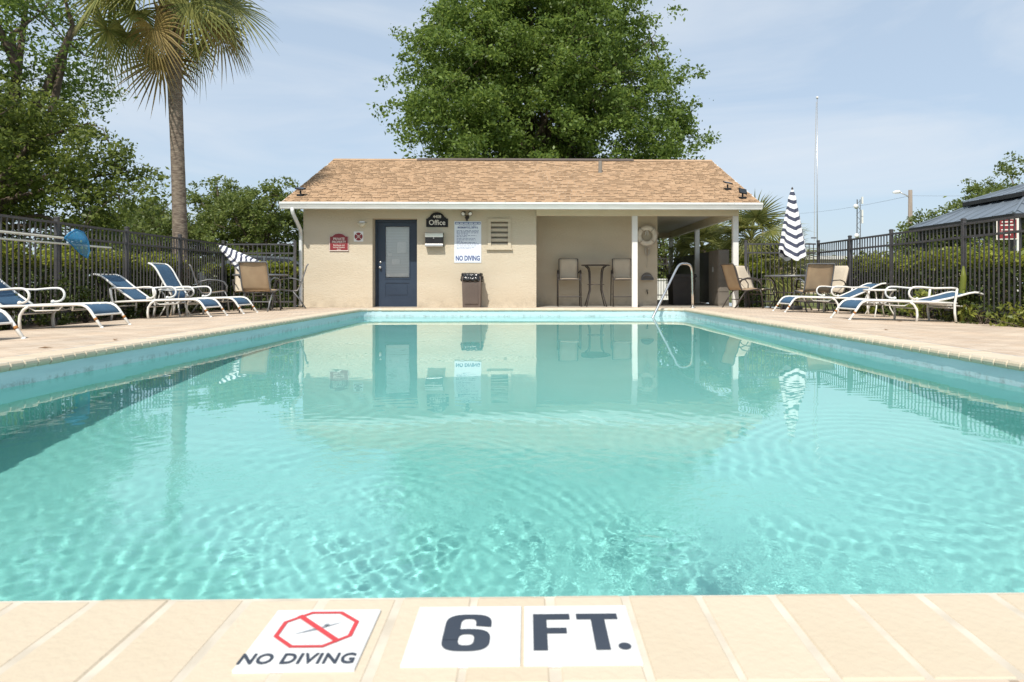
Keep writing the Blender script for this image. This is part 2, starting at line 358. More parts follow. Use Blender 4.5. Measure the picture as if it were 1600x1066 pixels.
XL, XR, Y0, Y1 = -3.165, 3.015, 1.033, 12.80        # coping nose
CW = .245; CR = .30                                  # coping depth, corner radius
def breaks(a, bb, step, extra):
    s = set(round(a + (bb - a) * i / max(1, round((bb - a) / step)), 4) for i in range(max(1, round((bb - a) / step)) + 1))
    return sorted(s | set(extra))
bx = breaks(-6.35, 6.62, .4, [XL - CW, XR + CW, XL - CW - .3, XR + CW + .3]); by = breaks(-6, 15.25, .4, [Y0 - CW, Y1 + CW, .3, 13.4])
d = MB()
idx = {}
def did(x, y):
    if (x, y) not in idx: idx[(x, y)] = len(d.v); d.v.append((x, y, deckz(x, y)))
    return idx[(x, y)]
for i in range(len(bx) - 1):
    for j in range(len(by) - 1):
        xm, ym = (bx[i] + bx[i + 1]) / 2, (by[j] + by[j + 1]) / 2
        if XL - CW < xm < XR + CW and Y0 - CW < ym < Y1 + CW: continue
        d.f.append((did(bx[i], by[j]), did(bx[i + 1], by[j]), did(bx[i + 1], by[j + 1]), did(bx[i], by[j + 1])))
# skirt around the outside
for i in range(len(bx) - 1):
    for y in (by[0], by[-1]):
        a, bq = did(bx[i], y), did(bx[i + 1], y); k = len(d.v); d.v += [(bx[i], y, -.3), (bx[i + 1], y, -.3)]; d.f.append((a, bq, k + 1, k))
for j in range(len(by) - 1):
    for x in (bx[0], bx[-1]):
        a, bq = did(x, by[j]), did(x, by[j + 1]); k = len(d.v); d.v += [(x, by[j], -.3), (x, by[j + 1], -.3)]; d.f.append((a, bq, k + 1, k))
deck = tag(d.build('pool_deck', 'deck'), kind='structure')
tag(MB().box((.2, 15.25, -.3), (5.0, 22.45, -.07)).build('porch_floor', 'concrete'), kind='structure')

def rrect(x0, x1, y0, y1, r, n=6):
    out = []
    for cx, cy, a in ((x1 - r, y0 + r, -90), (x1 - r, y1 - r, 0), (x0 + r, y1 - r, 90), (x0 + r, y0 + r, 180)):
        for i in range(n + 1):
            t = R(a + 90 * i / n); out.append((cx + r * math.cos(t), cy + r * math.sin(t)))
    return out
# pool shell: band above the waterline, plaster below, sloped floor
WZ = -.157
wx0, wx1, wy0, wy1 = XL - .02, XR + .02, Y0 - .02, Y1 + .02
ring = rrect(wx0, wx1, wy0, wy1, CR + .02)
n = len(ring)
def floorz(y):
    pts = [(1.0, -1.85), (3.4, -1.80), (7.0, -1.25), (12.9, -1.05)]
    for (a, za), (bq, zb) in zip(pts, pts[1:]):
        if y <= bq: return za + (zb - za) * max(0, (y - a)) / (bq - a)
    return pts[-1][1]
sh = MB(); sh.v = [(x, y, -.045) for x, y in ring] + [(x, y, WZ - .012) for x, y in ring]
sh.f = [(i, i + n, (i + 1) % n + n, (i + 1) % n) for i in range(n)]
shell_band = sh.build('waterline_band', 'band')
# floor as strips
fl = MB(); ys = [wy0 + (wy1 - wy0) * i / 24 for i in range(25)]
fl.v = [(x, y, WZ - .012) for x, y in ring] + [(x, y, -2.1) for x, y in ring]
fl.f = [(i, i + n, (i + 1) % n + n, (i + 1) % n) for i in range(n)]
for j in range(24):
    ya, yb = ys[j], ys[j + 1]
    fl.add([(wx0, ya, floorz(ya)), (wx1, ya, floorz(ya)), (wx1, yb, floorz(yb)), (wx0, yb, floorz(yb))], [(0, 1, 2, 3)])
shell = tag(fl.build('pool_shell', 'plaster'), kind='structure')
shell_band.parent = shell
# corner steps at the far right
for k in range(3):
    rr = 1.55 - .42 * k; z1 = -1.05 + .27 * (k + 1)
    poly = [(wx1, wy1)] + [(wx1 - rr * math.cos(R(90 * i / 10)), wy1 - rr * math.sin(R(90 * i / 10))) for i in range(11)]
    m_ = MB(); q = len(poly); m_.v = [(x, y, z1) for x, y in poly] + [(x, y, -1.3) for x, y in poly]
    m_.f = [tuple(reversed(range(q)))] + [(i, (i + 1) % q, (i + 1) % q + q, i + q) for i in range(q)]
    m_.build('step', 'step_white', shell)
for o in [shell] + list(shell.children): o.cycles.is_caustics_receiver = True

# water surface with real ripples
rng = np.random.default_rng(11)
def ycoords():
    out = [wy0 - .005]; y = out[0]
    while y < wy1 + .005:
        y += .0095 + .0045 * max(0, y - 1.3); out.append(min(y, wy1 + .005))
    return np.array(out)
gy = ycoords(); gx = np.linspace(wx0 - .005, wx1 + .005, 600)
GX, GY = np.meshgrid(gx, gy)
def smooth_noise(X, Y, lam, k):
    Z = np.zeros_like(X)
    for i in range(k):
        l_ = lam * rng.uniform(.7, 1.4); a = rng.uniform(0, 2 * PI); Z += np.sin(2 * PI / l_ * (X * math.cos(a) + Y * math.sin(a)) + rng.uniform(0, 6.3))
    return Z / math.sqrt(k / 2)
def ripple(X, Y):
    Z = np.zeros_like(X)
    near = 1 / (1 + np.exp((Y - 2.8) / .36)); mid = 1 / (1 + np.exp((Y - 5.5) / .9))
    def patch(cx, cy, sx, sy): return np.exp(-((X - cx) / sx) ** 2 - ((Y - cy) / sy) ** 2)
    jets = patch(.62, 1.95, .40, .42) + patch(-.95, 2.25, .55, .45) + .8 * patch(.1, 2.15, .6, .40) + .5 * patch(.45, 1.45, .5, .3)
    global CHOP
    lump = np.clip(.6 + .5 * smooth_noise(X, Y, .5, 8), .1, 1.5)
    CHOP = np.clip(.02 * near + .16 * jets * lump, 0, .25)
    env = .018 + .06 * mid + .36 * near + .62 * jets * lump
    for k in range(50):                                  # irregular chop
        lam = rng.uniform(.05, .135); a = rng.uniform(0, 2 * PI); ph = rng.uniform(0, 2 * PI)
        Z += .000029 * (lam / .08) ** 1.1 * np.sin(2 * PI / lam * (X * math.cos(a) + Y * math.sin(a)) + ph) * env
    for k in range(40):                                  # fine ripples around the return jets
        lam = rng.uniform(.035, .065); a = rng.uniform(0, 2 * PI); ph = rng.uniform(0, 2 * PI)
        Z += .000016 * (lam / .05) * np.sin(2 * PI / lam * (X * math.cos(a) + Y * math.sin(a)) + ph) * (.25 * near + 1.0 * jets * lump)
    for k in range(14):                                  # long slow undulation
        lam = rng.uniform(.6, 1.6); a = rng.uniform(0, 2 * PI); ph = rng.uniform(0, 2 * PI)
        Z += .00018 * lam * np.sin(2 * PI / lam * (X * math.cos(a) + Y * math.sin(a)) + ph) * (.14 + .86 * mid)
    wob = .035 * smooth_noise(X, Y, .8, 9)
    for (cx, cy, lam, A, r0, dec) in ((-.95, 2.25, .085, .00008, .9, .6), (-.2, 2.4, .11, .00006, 1.5, .7), (.30, 1.66, .045, .00024, .15, .06), (.62, 2.0, .045, .00014, .06, .07), (.80, 2.2, .04, .00012, .05, .06), (1.9, 3.0, .10, .00009, .8, .6), (-2.2, 4.2, .13, .00008, .8, .8)):
        r = np.hypot(X - cx, Y - cy) + wob
        Z += A * np.sin(2 * PI * r / lam) * np.exp(-((r - r0) / dec) ** 2) * np.clip(r / (.5 * lam), 0, 1)
    r = np.hypot((X - .30) / 1.15, Y - 1.66)             # boil of a return jet
    for k in range(14):
        lam = rng.uniform(.045, .09); a = rng.uniform(0, 2 * PI); ph = rng.uniform(0, 2 * PI)
        Z += .00028 * np.sin(2 * PI / lam * (X * math.cos(a) + Y * math.sin(a)) + ph) * np.exp(-(r / .085) ** 4)
    return Z
GZ = WZ + ripple(GX, GY)
ny, nx = GX.shape
ii = np.arange(nx * ny).reshape(ny, nx)
F = np.stack([ii[:-1, :-1].ravel(), ii[:-1, 1:].ravel(), ii[1:, 1:].ravel(), ii[1:, :-1].ravel()], 1)
water = npmesh('water', np.stack([GX.ravel(), GY.ravel(), GZ.ravel()], 1), F, 'water', smooth=True)
at_ = water.data.attributes.new('chop', 'FLOAT', 'POINT'); at_.data.foreach_set('value', CHOP.ravel().astype(np.float32))
tag(water, kind='structure'); water.cycles.is_caustics_caster = True

# coping: grout bed with single bricks
def coping_bed():
    inner = rrect(XL - .004, XR + .004, Y0 - .004, Y1 + .004, CR + .004); inner2 = rrect(XL - .018, XR + .018, Y0 - .018, Y1 + .018, CR + .018); outer = rrect(XL - CW, XR + CW, Y0 - CW, Y1 + CW, .02)
    q = len(inner); mb = MB()
    mb.v = [(x, y, -.002) for x, y in outer] + [(x, y, -.002) for x, y in inner2]  + [(x, y, -.030) for x, y in inner] + [(x, y, -.054) for x, y in inner2] + [(x, y, -.054) for x, y in outer]
    for i in range(q):
        j = (i + 1) % q
        mb.f += [(i, j, j + q, i + q), (i + q, j + q, j + 2 * q, i + 2 * q), (i + 2 * q, j + 2 * q, j + 3 * q, i + 3 * q), (i + 3 * q, j + 3 * q, j + 4 * q, i + 4 * q)]
    return mb
coping = tag(coping_bed().build('pool_coping', 'grout'), kind='structure')
def brick_mesh(w0, w1, name):
    # local: nose at y=0 pointing -y, body to y=CW ; x across
    prof = []
    r = .027
    for i in range(7):
        a = R(-90 - 180 * i / 6); prof.append((r + r * math.cos(a) * 1.0, -.029 + .029 * math.sin(a) * -1 * -1))
    prof = [(r - r * math.cos(R(-90 + 180 * i / 6)), -.029 + .029 * math.sin(R(-90 + 180 * i / 6))) for i in range(7)]
    prof += [(CW - .008, 0), (CW - .003, -.004), (CW - .003, -.058)]
    mb = MB(); k = len(prof)
    def hw(y): return (w0 + (w1 - w0) * y / CW) / 2
    c = .004
    cols = [(-1, 0, -c), (-1, c, 0), (1, c, 0), (1, 0, -c)]
    for (sgn, ins, dz) in cols:
        for (y, z) in prof:
            mb.v.append((sgn * (hw(y) - ins), y + (c if dz and y < r else 0), z + (dz if z > -.02 else 0)))
    for s_ in range(3):
        for i in range(k):
            j = (i + 1) % k
            mb.f.append((s_ * k + i, s_ * k + j, (s_ + 1) * k + j, (s_ + 1) * k + i))
    mb.f.append(tuple(reversed(range(k)))); mb.f.append(tuple(3 * k + i for i in range(k)))
    out = []
    for mm in ('brick', 'brick2'):
        me = mb.mesh(name); me.materials.append(M[mm]); out.append(me)
    return out
BR = brick_mesh(.1065, .1065, 'brick'); CB = brick_mesh(.098, .186, 'corner_brick')
PIT = .1145
far_rows = MB()
def put_brick(x, y, rz, hidden=False, me=None):
    jx, jz = random.uniform(-.0015, .0015), random.uniform(-.0015, .0006)
    mesh = (me or BR)[random.random() < .45]
    if hidden:
        mt = Matrix.Translation((x, y, jz)) @ Matrix.Rotation(rz, 4, 'Z')
        far_rows.add([mt @ v.co for v in mesh.vertices], [tuple(p.vertices) for p in mesh.polygons])
    else:
        inst('brick', mesh, coping, (x + jx, y + random.uniform(-.001, .001), jz), rz + random.uniform(-.006, .006))
x = XL + CR + .06
xs = []
off = (.1485 + .057 - (XL + CR)) % PIT
x = XL + CR + off
while x < XR - CR - .04:
    if x > XL + CR + .04: xs.append(x)
    x += PIT
for x in xs:
    put_brick(x, Y0, PI, hidden=abs(x) > 1.05)          # near edge: nose faces +y
    put_brick(x, Y1, 0)                                  # far edge: nose faces -y
nside = int((Y1 - Y0 - 2 * CR) / PIT)
for i in range(nside):
    y = Y0 + CR + (i + .5) * (Y1 - Y0 - 2 * CR) / nside
    put_brick(XL, y, PI / 2, hidden=y < 3.2); put_brick(XR, y, -PI / 2, hidden=y < 3.2)
for cx, cy, a0 in ((XR - CR, Y1 - CR, 0), (XL + CR, Y1 - CR, 90), (XL + CR, Y0 + CR, 180), (XR - CR, Y0 + CR, 270)):
    for i in range(4):
        a = R(a0 + 22.5 * (i + .5))
        put_brick(cx + CR * math.cos(a), cy + CR * math.sin(a), a - PI / 2, hidden=cy < 3, me=CB)
tag(far_rows.build('brick_row', 'brick', coping), kind='stuff')

# ------------------------------------------------------------------ depth marker tiles
TZ = -.0015
def marker(label, x0, y0, w_=.153):
    t = thing('marker_tile', label, 'tile', (x0 + w_ / 2, y0 + .0765, TZ), group='marker tiles on the near coping')
    mb = MB(); h = w_ / 2 - .0015; c = .003
    mb.v = [(-h, -h, 0), (h, -h, 0), (h, h, 0), (-h, h, 0), (-h, -h, .004), (h, -h, .004), (h, h, .004), (-h, h, .004), (-h + c, -h + c, .0055), (h - c, -h + c, .0055), (h - c, h - c, .0055), (-h + c, h - c, .0055)]
    mb.f = [(0, 1, 5, 4), (1, 2, 6, 5), (2, 3, 7, 6), (3, 0, 4, 7), (4, 5, 9, 8), (5, 6, 10, 9), (6, 7, 11, 10), (7, 4, 8, 11), (8, 9, 10, 11)]
    mb.build('tile_body', 'tile_white', t)
    return t
TX6 = -.1605
t6 = marker('white coping tile with the black numeral 6', TX6, .825)
def ring_part(mb, cx, cy, ox, oy, ix, iy, a0, a1, n_, z):
    def se(a, hx, hy):
        c, q = math.cos(R(a)), math.sin(R(a)); e = .68
        return (cx + hx * math.copysign(abs(c) ** e, c), cy + hy * math.copysign(abs(q) ** e, q), z)
    k = len(mb.v)
    for i in range(n_ + 1):
        a = a0 + (a1 - a0) * i / n_; mb.v += [se(a, ox, oy), se(a, ix, iy)]
    for i in range(n_): mb.f.append((k + 2 * i, k + 2 * i + 2, k + 2 * i + 3, k + 2 * i + 1))
mb = MB(); ring_part(mb, .002, -.0195, .032, .0275, .0105, .0135, 0, 360, 40, .0062); ring_part(mb, .002, .0195, .032, .0275, .0105, .0150, -8, 200, 26, .0064)
mb.add([(-.030, -.0195, .0066), (-.0085, -.0195, .0066), (-.0085, .0215, .0066), (-.030, .0215, .0066)], [(0, 1, 2, 3)])
mb.build('numeral', 'ink', t6)
tf = marker('white coping tile lettered FT. in black capitals', TX6 + .1545, .825)
mb = MB()
for (x0_, x1_, y0_, y1_, z_) in ((-.0625, -.0435, -.047, .047, .0062), (-.0435, -.0105, .031, .047, .0062), (-.0435, -.0165, -.006, .009, .0062), (-.001, .0575, .031, .047, .0062), (.0190, .0385, -.047, .031, .0062)):
    mb.add([(x0_, y0_, z_), (x1_, y0_, z_), (x1_, y1_, z_), (x0_, y1_, z_)], [(0, 1, 2, 3)])
mb.add([(.0575 + .0085 * math.cos(i * PI / 8), -.0385 + .0085 * math.sin(i * PI / 8), .0062) for i in range(16)], [tuple(range(16))])
mb.build('lettering', 'ink', tf)
tn = marker('white coping tile with red octagon and NO DIVING lettering', -.366, .819)
mb = MB(); oc = [(math.cos(R(22.5 + 45 * i)), math.sin(R(22.5 + 45 * i))) for i in range(8)]
mb.v = [(x * .057, .018 + y * .051, .0064) for x, y in oc] + [(x * .0505, .018 + y * .0448, .0064) for x, y in oc]
mb.f = [(i, (i + 1) % 8, (i + 1) % 8 + 8, i + 8) for i in range(8)]
s0 = Vector((-.036, .018 + .036, .0067)); s1 = Vector((.038, .018 - .033, .0067)); nn = Vector((.0026, .0028, 0))
mb.add([s0 - nn, s0 + nn, s1 + nn, s1 - nn], [(0, 3, 2, 1)])
mb.build('prohibition_octagon', 'ink_red', tn)
mb = MB(); mb.add([(-.028, .004, .0061), (-.004, .0135, .0061), (.006, .0185, .0061), (.030, .036, .0061), (.004, .0235, .0061), (-.008, .0175, .0061)], [(0, 1, 2, 3, 4, 5)])
mb.add([(.010 + .004 * math.cos(i), .028 + .004 * math.sin(i), .0061) for i in [j * PI / 4 for j in range(8)]], [tuple(range(8))])
mb.build('diver_figure', 'ink_gray', tn)
text('NO DIVING', .0315, 'lettering', 'ink', tn, (-.002, -.0555, .0062), (0, 0, 0), sx=.84, bold=.0006, sp=1.08)

# ================================================================== POOL HOUSE
FY = 15.25; BZ = -.07
H = thing('pool_house', 'cream stucco pool house with tan shingle gable roof and open porch', 'building', (0, 0, 0))
wl = MB()
DX0, DX1, DZ1 = -3.568, -2.545, 1.985
VX0, VX1, VZ0, VZ1 = -.86, -.43, 1.33, 1.93
TZW = 2.20
wl.box((-5.15, FY, BZ), (DX0, FY + .22, TZW)).box((DX0, FY, DZ1), (DX1, FY + .22, TZW)).box((DX1, FY, BZ), (VX0, FY + .22, TZW))
wl.box((VX0, FY, BZ), (VX1, FY + .22, VZ0)).box((VX0, FY, VZ1), (VX1, FY + .22, TZW)).box((VX1, FY, BZ), (.207, FY + .22, TZW))
wl.build('front_wall', 'stucco', H)
MB().box((-5.15, FY + .22, BZ), (-4.95, 22.0, TZW)).build('side_wall', 'stucco', H)
MB().box((.007, FY + .22, BZ), (.207, 16.45, TZW)).build('recess_wall', 'stucco', H)
MB().box((.007, 16.45, BZ), (3.255, 16.65, TZW)).build('porch_wall', 'stucco', H)
MB().box((3.055, 16.65, BZ), (3.255, 22.0, TZW)).build('side_wall', 'stucco', H)
MB().box((-5.15, 22.0, BZ), (3.255, 22.2, TZW)).build('back_wall', 'stucco', H)
MB().box((-4.95, FY + .62, BZ), (.0, FY + .66, TZW)).build('inner_partition', 'soffit', H)
# gable ends
rs = (3.97 - 2.29) / (18.65 - 14.72)
def roofz(y): return 2.29 + rs * (min(y, 37.3 - y) - 14.72)
for gx0, gx1 in ((-5.15, -4.95), (4.72, 4.86)):
    mb = MB(); P = [(15.25, TZW + .002), (22.05, TZW + .002), (22.05, roofz(22.05) - .07), (18.65, roofz(18.65) - .07), (15.25, roofz(15.25) - .07)]
    mb.extrude_x(P, gx0, gx1); mb.build('gable', 'stucco' if gx0 < 0 else 'beam', H)
# porch timber
MB().box((.21, 15.20, 2.053), (4.90, 15.32, 2.215)).build('header_beam', 'beam', H)
MB().box((4.77, 15.32, 2.02), (4.89, 22.2, 2.198)).build('side_beam', 'beam', H)
MB().box((3.26, 22.06, 2.02), (4.77, 22.18, 2.198)).build('back_beam', 'beam', H)
MB().box((.21, 15.32, 2.204), (4.77, 22.06, 2.225)).build('porch_ceiling', 'soffit', H)
for px_, py_ in ((2.486, 15.26), (4.835, 15.26), (4.83, 18.7), (4.83, 22.1)):
    MB().cbox((px_, py_, (BZ + 2.05) / 2), (.125, .11, 2.05 - BZ)).build('post', 'white_paint', H)
# roof
rf = MB(); th = .05
EX0, EX1 = -5.44, 5.23
P = [(14.70, roofz(14.70)), (18.65, roofz(18.65)), (22.60, roofz(22.60)), (22.60, roofz(22.60) - .09), (18.65, roofz(18.65) - .09), (14.70, roofz(14.70) - .09)]
rf.extrude_x(P, EX0, EX1)
roof = rf.build('roof', 'soffit', H)
# shingles: tabs as thin wedges, joined
slope = math.atan(rs); sl = (18.65 - 14.68) / math.cos(slope)
rows = 32; ex = sl / rows
SV = []; SF = []; BV = []; BF = []
rr = np.random.default_rng(3)
for side in (0, 1):
    for r_ in range(rows + 0):
        if side == 1 and r_ % 1: continue
        s0 = r_ * ex; s1 = s0 + ex * 1.35
        x = EX0 - rr.uniform(0, .2)
        while x < EX1:
            wd = rr.choice([.09, .12, .12, .15, .2]); xa, xb = max(x + .003, EX0 - .01), min(x + wd - .003, EX1 + .01); x += wd
            if xb - xa < .03: continue
            lift = rr.uniform(.010, .019); drop = rr.uniform(-.018, .012)
            sa = s0 + drop
            base = len(SV)
            for (ss, hh) in ((sa, .004 + lift), (s1, .004), (sa, .001)):
                ss = min(ss, sl)
                y = 14.68 + ss * math.cos(slope) - hh * math.sin(slope); z = roofz(14.68) + ss * math.sin(slope) + hh * math.cos(slope)
                if side: y = 37.3 - y
                SV += [(xa, y, z), (xb, y, z)]
            q = [(base, base + 1, base + 3, base + 2), (base + 4, base + 5, base + 1, base)]
            SF += q if not side else [tuple(reversed(f)) for f in q]
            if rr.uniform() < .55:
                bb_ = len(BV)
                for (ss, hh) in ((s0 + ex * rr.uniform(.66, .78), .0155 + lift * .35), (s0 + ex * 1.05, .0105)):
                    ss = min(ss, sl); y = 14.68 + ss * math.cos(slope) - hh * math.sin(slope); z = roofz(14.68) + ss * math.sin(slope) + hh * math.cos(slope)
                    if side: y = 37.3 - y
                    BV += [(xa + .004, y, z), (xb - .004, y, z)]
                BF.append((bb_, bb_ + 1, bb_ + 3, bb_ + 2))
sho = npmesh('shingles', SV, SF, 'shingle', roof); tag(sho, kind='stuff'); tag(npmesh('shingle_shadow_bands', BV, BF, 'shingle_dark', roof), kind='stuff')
mb = MB()
for i in range(46):
    xa = EX0 + i * (EX1 - EX0) / 46
    mb.add([(xa, 18.50, roofz(18.50) + .022), (xa + .235, 18.50, roofz(18.50) + .022), (xa + .235, 18.65, 3.997 + .006), (xa, 18.65, 3.997 + .006), (xa, 18.80, roofz(18.80) + .022), (xa + .235, 18.80, roofz(18.80) + .022)], [(0, 1, 2, 3), (3, 2, 5, 4)])
mb.build('ridge_cap', 'shingle', roof)
mb = MB(); mb.add([(-3.1, 18.5, 3.945), (3.0, 18.5, 3.945), (3.0, 18.65, 4.026), (-3.1, 18.65, 4.026), (3.0, 18.80, 3.945), (-3.1, 18.80, 3.945)], [(0, 1, 2, 3), (3, 2, 4, 5)])
mb.build('ridge_vent', 'brown_plastic', roof)
mb = MB(); mb.lathe([(.085, -.06), (.085, .0), (.05, .02), (.045, .30)], (1.92, 17.35, roofz(17.35)), 10); mb.build('vent_pipe', 'cabinet', roof, True)
for sgn, xx in ((-1, EX0), (1, EX1)):
    mb = MB(); a, bq = (xx - .022, xx - .002) if sgn < 0 else (xx + .002, xx + .022)
    mb.extrude_x([(14.69, roofz(14.69) - .15), (14.69, roofz(14.69) + .006), (18.65, 3.97 + .006), (22.61, roofz(22.61) + .006), (22.61, roofz(22.61) - .15), (18.65, 3.97 - .15)], a, bq)
    mb.build('rake_board', 'gutter', roof)
MB().box((-5.42, 14.74, 2.14), (5.21, 14.77, 2.22)).build('fascia', 'white_paint', roof)
MB().box((-5.42, 14.77, 2.198), (5.21, 15.25, 2.212)).build('soffit', 'soffit', roof)
gp = [(14.735, 2.143), (14.655, 2.143), (14.645, 2.175), (14.62, 2.225), (14.605, 2.245), (14.605, 2.288), (14.622, 2.288), (14.622, 2.25), (14.662, 2.18), (14.67, 2.155), (14.725, 2.155), (14.735, 2.285)]
gut = MB().extrude_x(gp, -5.46, 5.25).build('gutter', 'gutter', roof)
for xx in (-5.464, 5.254):
    MB().extrude_x([(14.735, 2.143), (14.655, 2.143), (14.605, 2.245), (14.605, 2.288), (14.735, 2.288)], xx - .004, xx + .004).build('end_cap', 'gutter', gut)
for xx in (-3.9, -2.2, -.5, 1.3, 3.1, 4.6):
    MB().box((xx, 14.598, 2.277), (xx + .02, 14.735, 2.292)).build('hanger', 'gutter', gut)
pth = [(-5.20, 14.68, 2.16), (-5.20, 14.68, 2.09), (-5.19, 14.74, 2.0), (-5.17, 14.95, 1.82), (-5.165, 15.1, 1.70), (-5.19, 15.19, 1.62), (-5.195, 15.21, 1.5), (-5.195, 15.21, .05), (-5.20, 15.17, -.03)]
MB().tube(pth, .043, 8).build('downspout', 'gutter', H, True)
# door
dm = MB(); DY = FY + .30
dm.box((DX0 + .002, DY - .03, BZ), (DX0 + .055, DY + .05, DZ1 - .002)).box((DX1 - .055, DY - .03, BZ), (DX1 - .002, DY + .05, DZ1 - .002)).box((DX0 + .055, DY - .03, DZ1 - .06), (DX1 - .055, DY + .05, DZ1 - .002))
dm.build('door_frame', 'navy', H)
MB().box((DX0, FY + .22, DZ1), (DX1, DY + .05, DZ1 + .05)).box((DX0 - .08, FY + .22, BZ), (DX0, DY + .05, DZ1 + .05)).box((DX1, FY + .22, BZ), (DX1 + .08, DY + .05, DZ1 + .05)).build('door_reveal', 'stucco', H)
GX0, GX1, GZ0, GZ1 = -3.33, -2.775, .62, 1.825
lx0, lx1, lz0, lz1 = DX0 + .058, DX1 - .058, BZ + .012, DZ1 - .063
dm = MB(); dy0, dy1 = DY, DY + .04
dm.box((lx0, dy0, lz0), (GX0, dy1, lz1)).box((GX1, dy0, lz0), (lx1, dy1, lz1)).box((GX0, dy0, GZ1), (GX1, dy1, lz1)).box((GX0, dy0, .50), (GX1, dy1, GZ0)).box((GX0, dy0, lz0), (GX1, dy1, .17)).box((GX0, dy0 + .014, .17), (GX1, dy1, .50))
dm.box((GX0 + .05, dy0 + .004, .22), (GX1 - .05, dy0 + .02, .45))
door = dm.build('door', 'navy', H)
tr = MB()
for a, bq in (((GX0 - .025, dy0 - .012, GZ0 - .025), (GX0, dy0 - .001, GZ1 + .025)), ((GX1, dy0 - .012, GZ0 - .025), (GX1 + .025, dy0 - .001, GZ1 + .025)), ((GX0, dy0 - .012, GZ1), (GX1, dy0 - .001, GZ1 + .025)), ((GX0, dy0 - .012, GZ0 - .025), (GX1, dy0 - .001, GZ0))): tr.box(a, bq)
tr.build('glazing_bead', 'navy', door)
pane = bpy.data.materials.new('door_glass'); pane.use_nodes = True
nn_ = pane.node_tree.nodes; ll = pane.node_tree.links; bb = nn_['Principled BSDF']; bb.inputs['Base Color'].default_value = (.9, .95, .93, 1); bb.inputs['Roughness'].default_value = .02
tr_ = nn_.new('ShaderNodeBsdfTransparent'); gl_ = nn_.new('ShaderNodeBsdfGlossy'); gl_.inputs['Roughness'].default_value = .02; fr_ = nn_.new('ShaderNodeFresnel'); fr_.inputs['IOR'].default_value = 1.6
ms_ = nn_.new('ShaderNodeMixShader'); ll.new(fr_.outputs[0], ms_.inputs[0]); ll.new(tr_.outputs[0], ms_.inputs[1]); ll.new(gl_.outputs[0], ms_.inputs[2]); ll.new(ms_.outputs[0], nn_['Material Output'].inputs['Surface'])
MB().add([(GX0, dy0 + .008, GZ0), (GX1, dy0 + .008, GZ0), (GX1, dy0 + .008, GZ1), (GX0, dy0 + .008, GZ1)], [(0, 1, 2, 3)]).build('pane', pane, door)
nsl = 30
slat = MB().add([(GX0, 0, 0), (GX1, 0, 0), (GX1, .012, .033), (GX0, .012, .033)], [(0, 1, 2, 3)]).mesh('slat'); slat.materials.append(M['glass_blind'])
for i in range(nsl):
    inst('blind_slat', slat, door, (0, dy0 + .02, GZ0 + .10 + i * (GZ1 - GZ0 - .11) / nsl))
MB().box((GX0 + .01, dy0 + .016, GZ0 + .02), (GX1 - .01, dy0 + .03, GZ0 + .11)).build('blind_rail', 'paper', door)
for xx, zz, w_, h_ in ((-3.06, 1.20, .22, .27), (-3.19, .93, .20, .13), (-3.28, 1.12, .1, .09)):
    MB().box((xx, dy0 + .010, zz), (xx + w_, dy0 + .0115, zz + h_)).build('notice_paper', 'paper', door)
MB().lathe([(.004, -.02), (.03, -.02), (.03, .0), (.012, .008), (.012, .03), (.028, .04), (.028, .06), (.012, .068)], (0, 0, 0), 10).build('knob', 'silver', door, True).matrix_local = Matrix.Translation((-3.45, dy0, .86)) @ Matrix.Rotation(R(90), 4, 'X')
MB().lathe([(.004, -.01), (.028, -.01), (.028, .012), (.01, .02)], (0, 0, 0), 10).build('deadbolt', 'silver', door, True).matrix_local = Matrix.Translation((-3.45, dy0, .985)) @ Matrix.Rotation(R(90), 4, 'X')
MB().box((DX0, FY + .02, BZ - .005), (DX1, DY + .04, BZ + .012)).build('threshold', 'concrete', H)
# louvre vent
vt = MB(); x0, x1, z0, z1 = -.915, -.375, 1.30, 1.985
for a, bq in (((x0, FY - .03, z0), (VX0 + .02, FY - .001, z1)), ((VX1 - .02, FY - .03, z0), (x1, FY - .001, z1)), ((VX0 + .02, FY - .03, VZ1 - .02), (VX1 - .02, FY - .001, z1)), ((VX0 + .02, FY - .03, z0), (VX1 - .02, FY - .001, VZ0 + .02))): vt.box(a, bq)
vent = vt.build('louvre_frame', 'stucco', H)
MB().box((x0 - .03, FY - .06, 1.262), (x1 + .03, FY - .001, 1.298)).build('sill', 'stucco', vent)
lv = MB().add([(VX0 + .02, FY + .0, 0), (VX1 - .02, FY + .0, 0), (VX1 - .02, FY + .10, .095), (VX0 + .02, FY + .10, .095), (VX0 + .02, FY + .0, .062), (VX1 - .02, FY + .0, .062), (VX1 - .02, FY + .10, .128), (VX0 + .02, FY + .10, .128)], [(0, 1, 5, 4), (4, 5, 6, 7), (3, 2, 1, 0)]).mesh('louvre_slat'); lv.materials.append(M['stucco'])
for i in range(5): inst('louvre_slat', lv, vent, (0, 0, 1.335 + i * .117))
MB().box((VX0, FY + .13, VZ0), (VX1, FY + .15, VZ1)).build('vent_backing', 'black', vent)

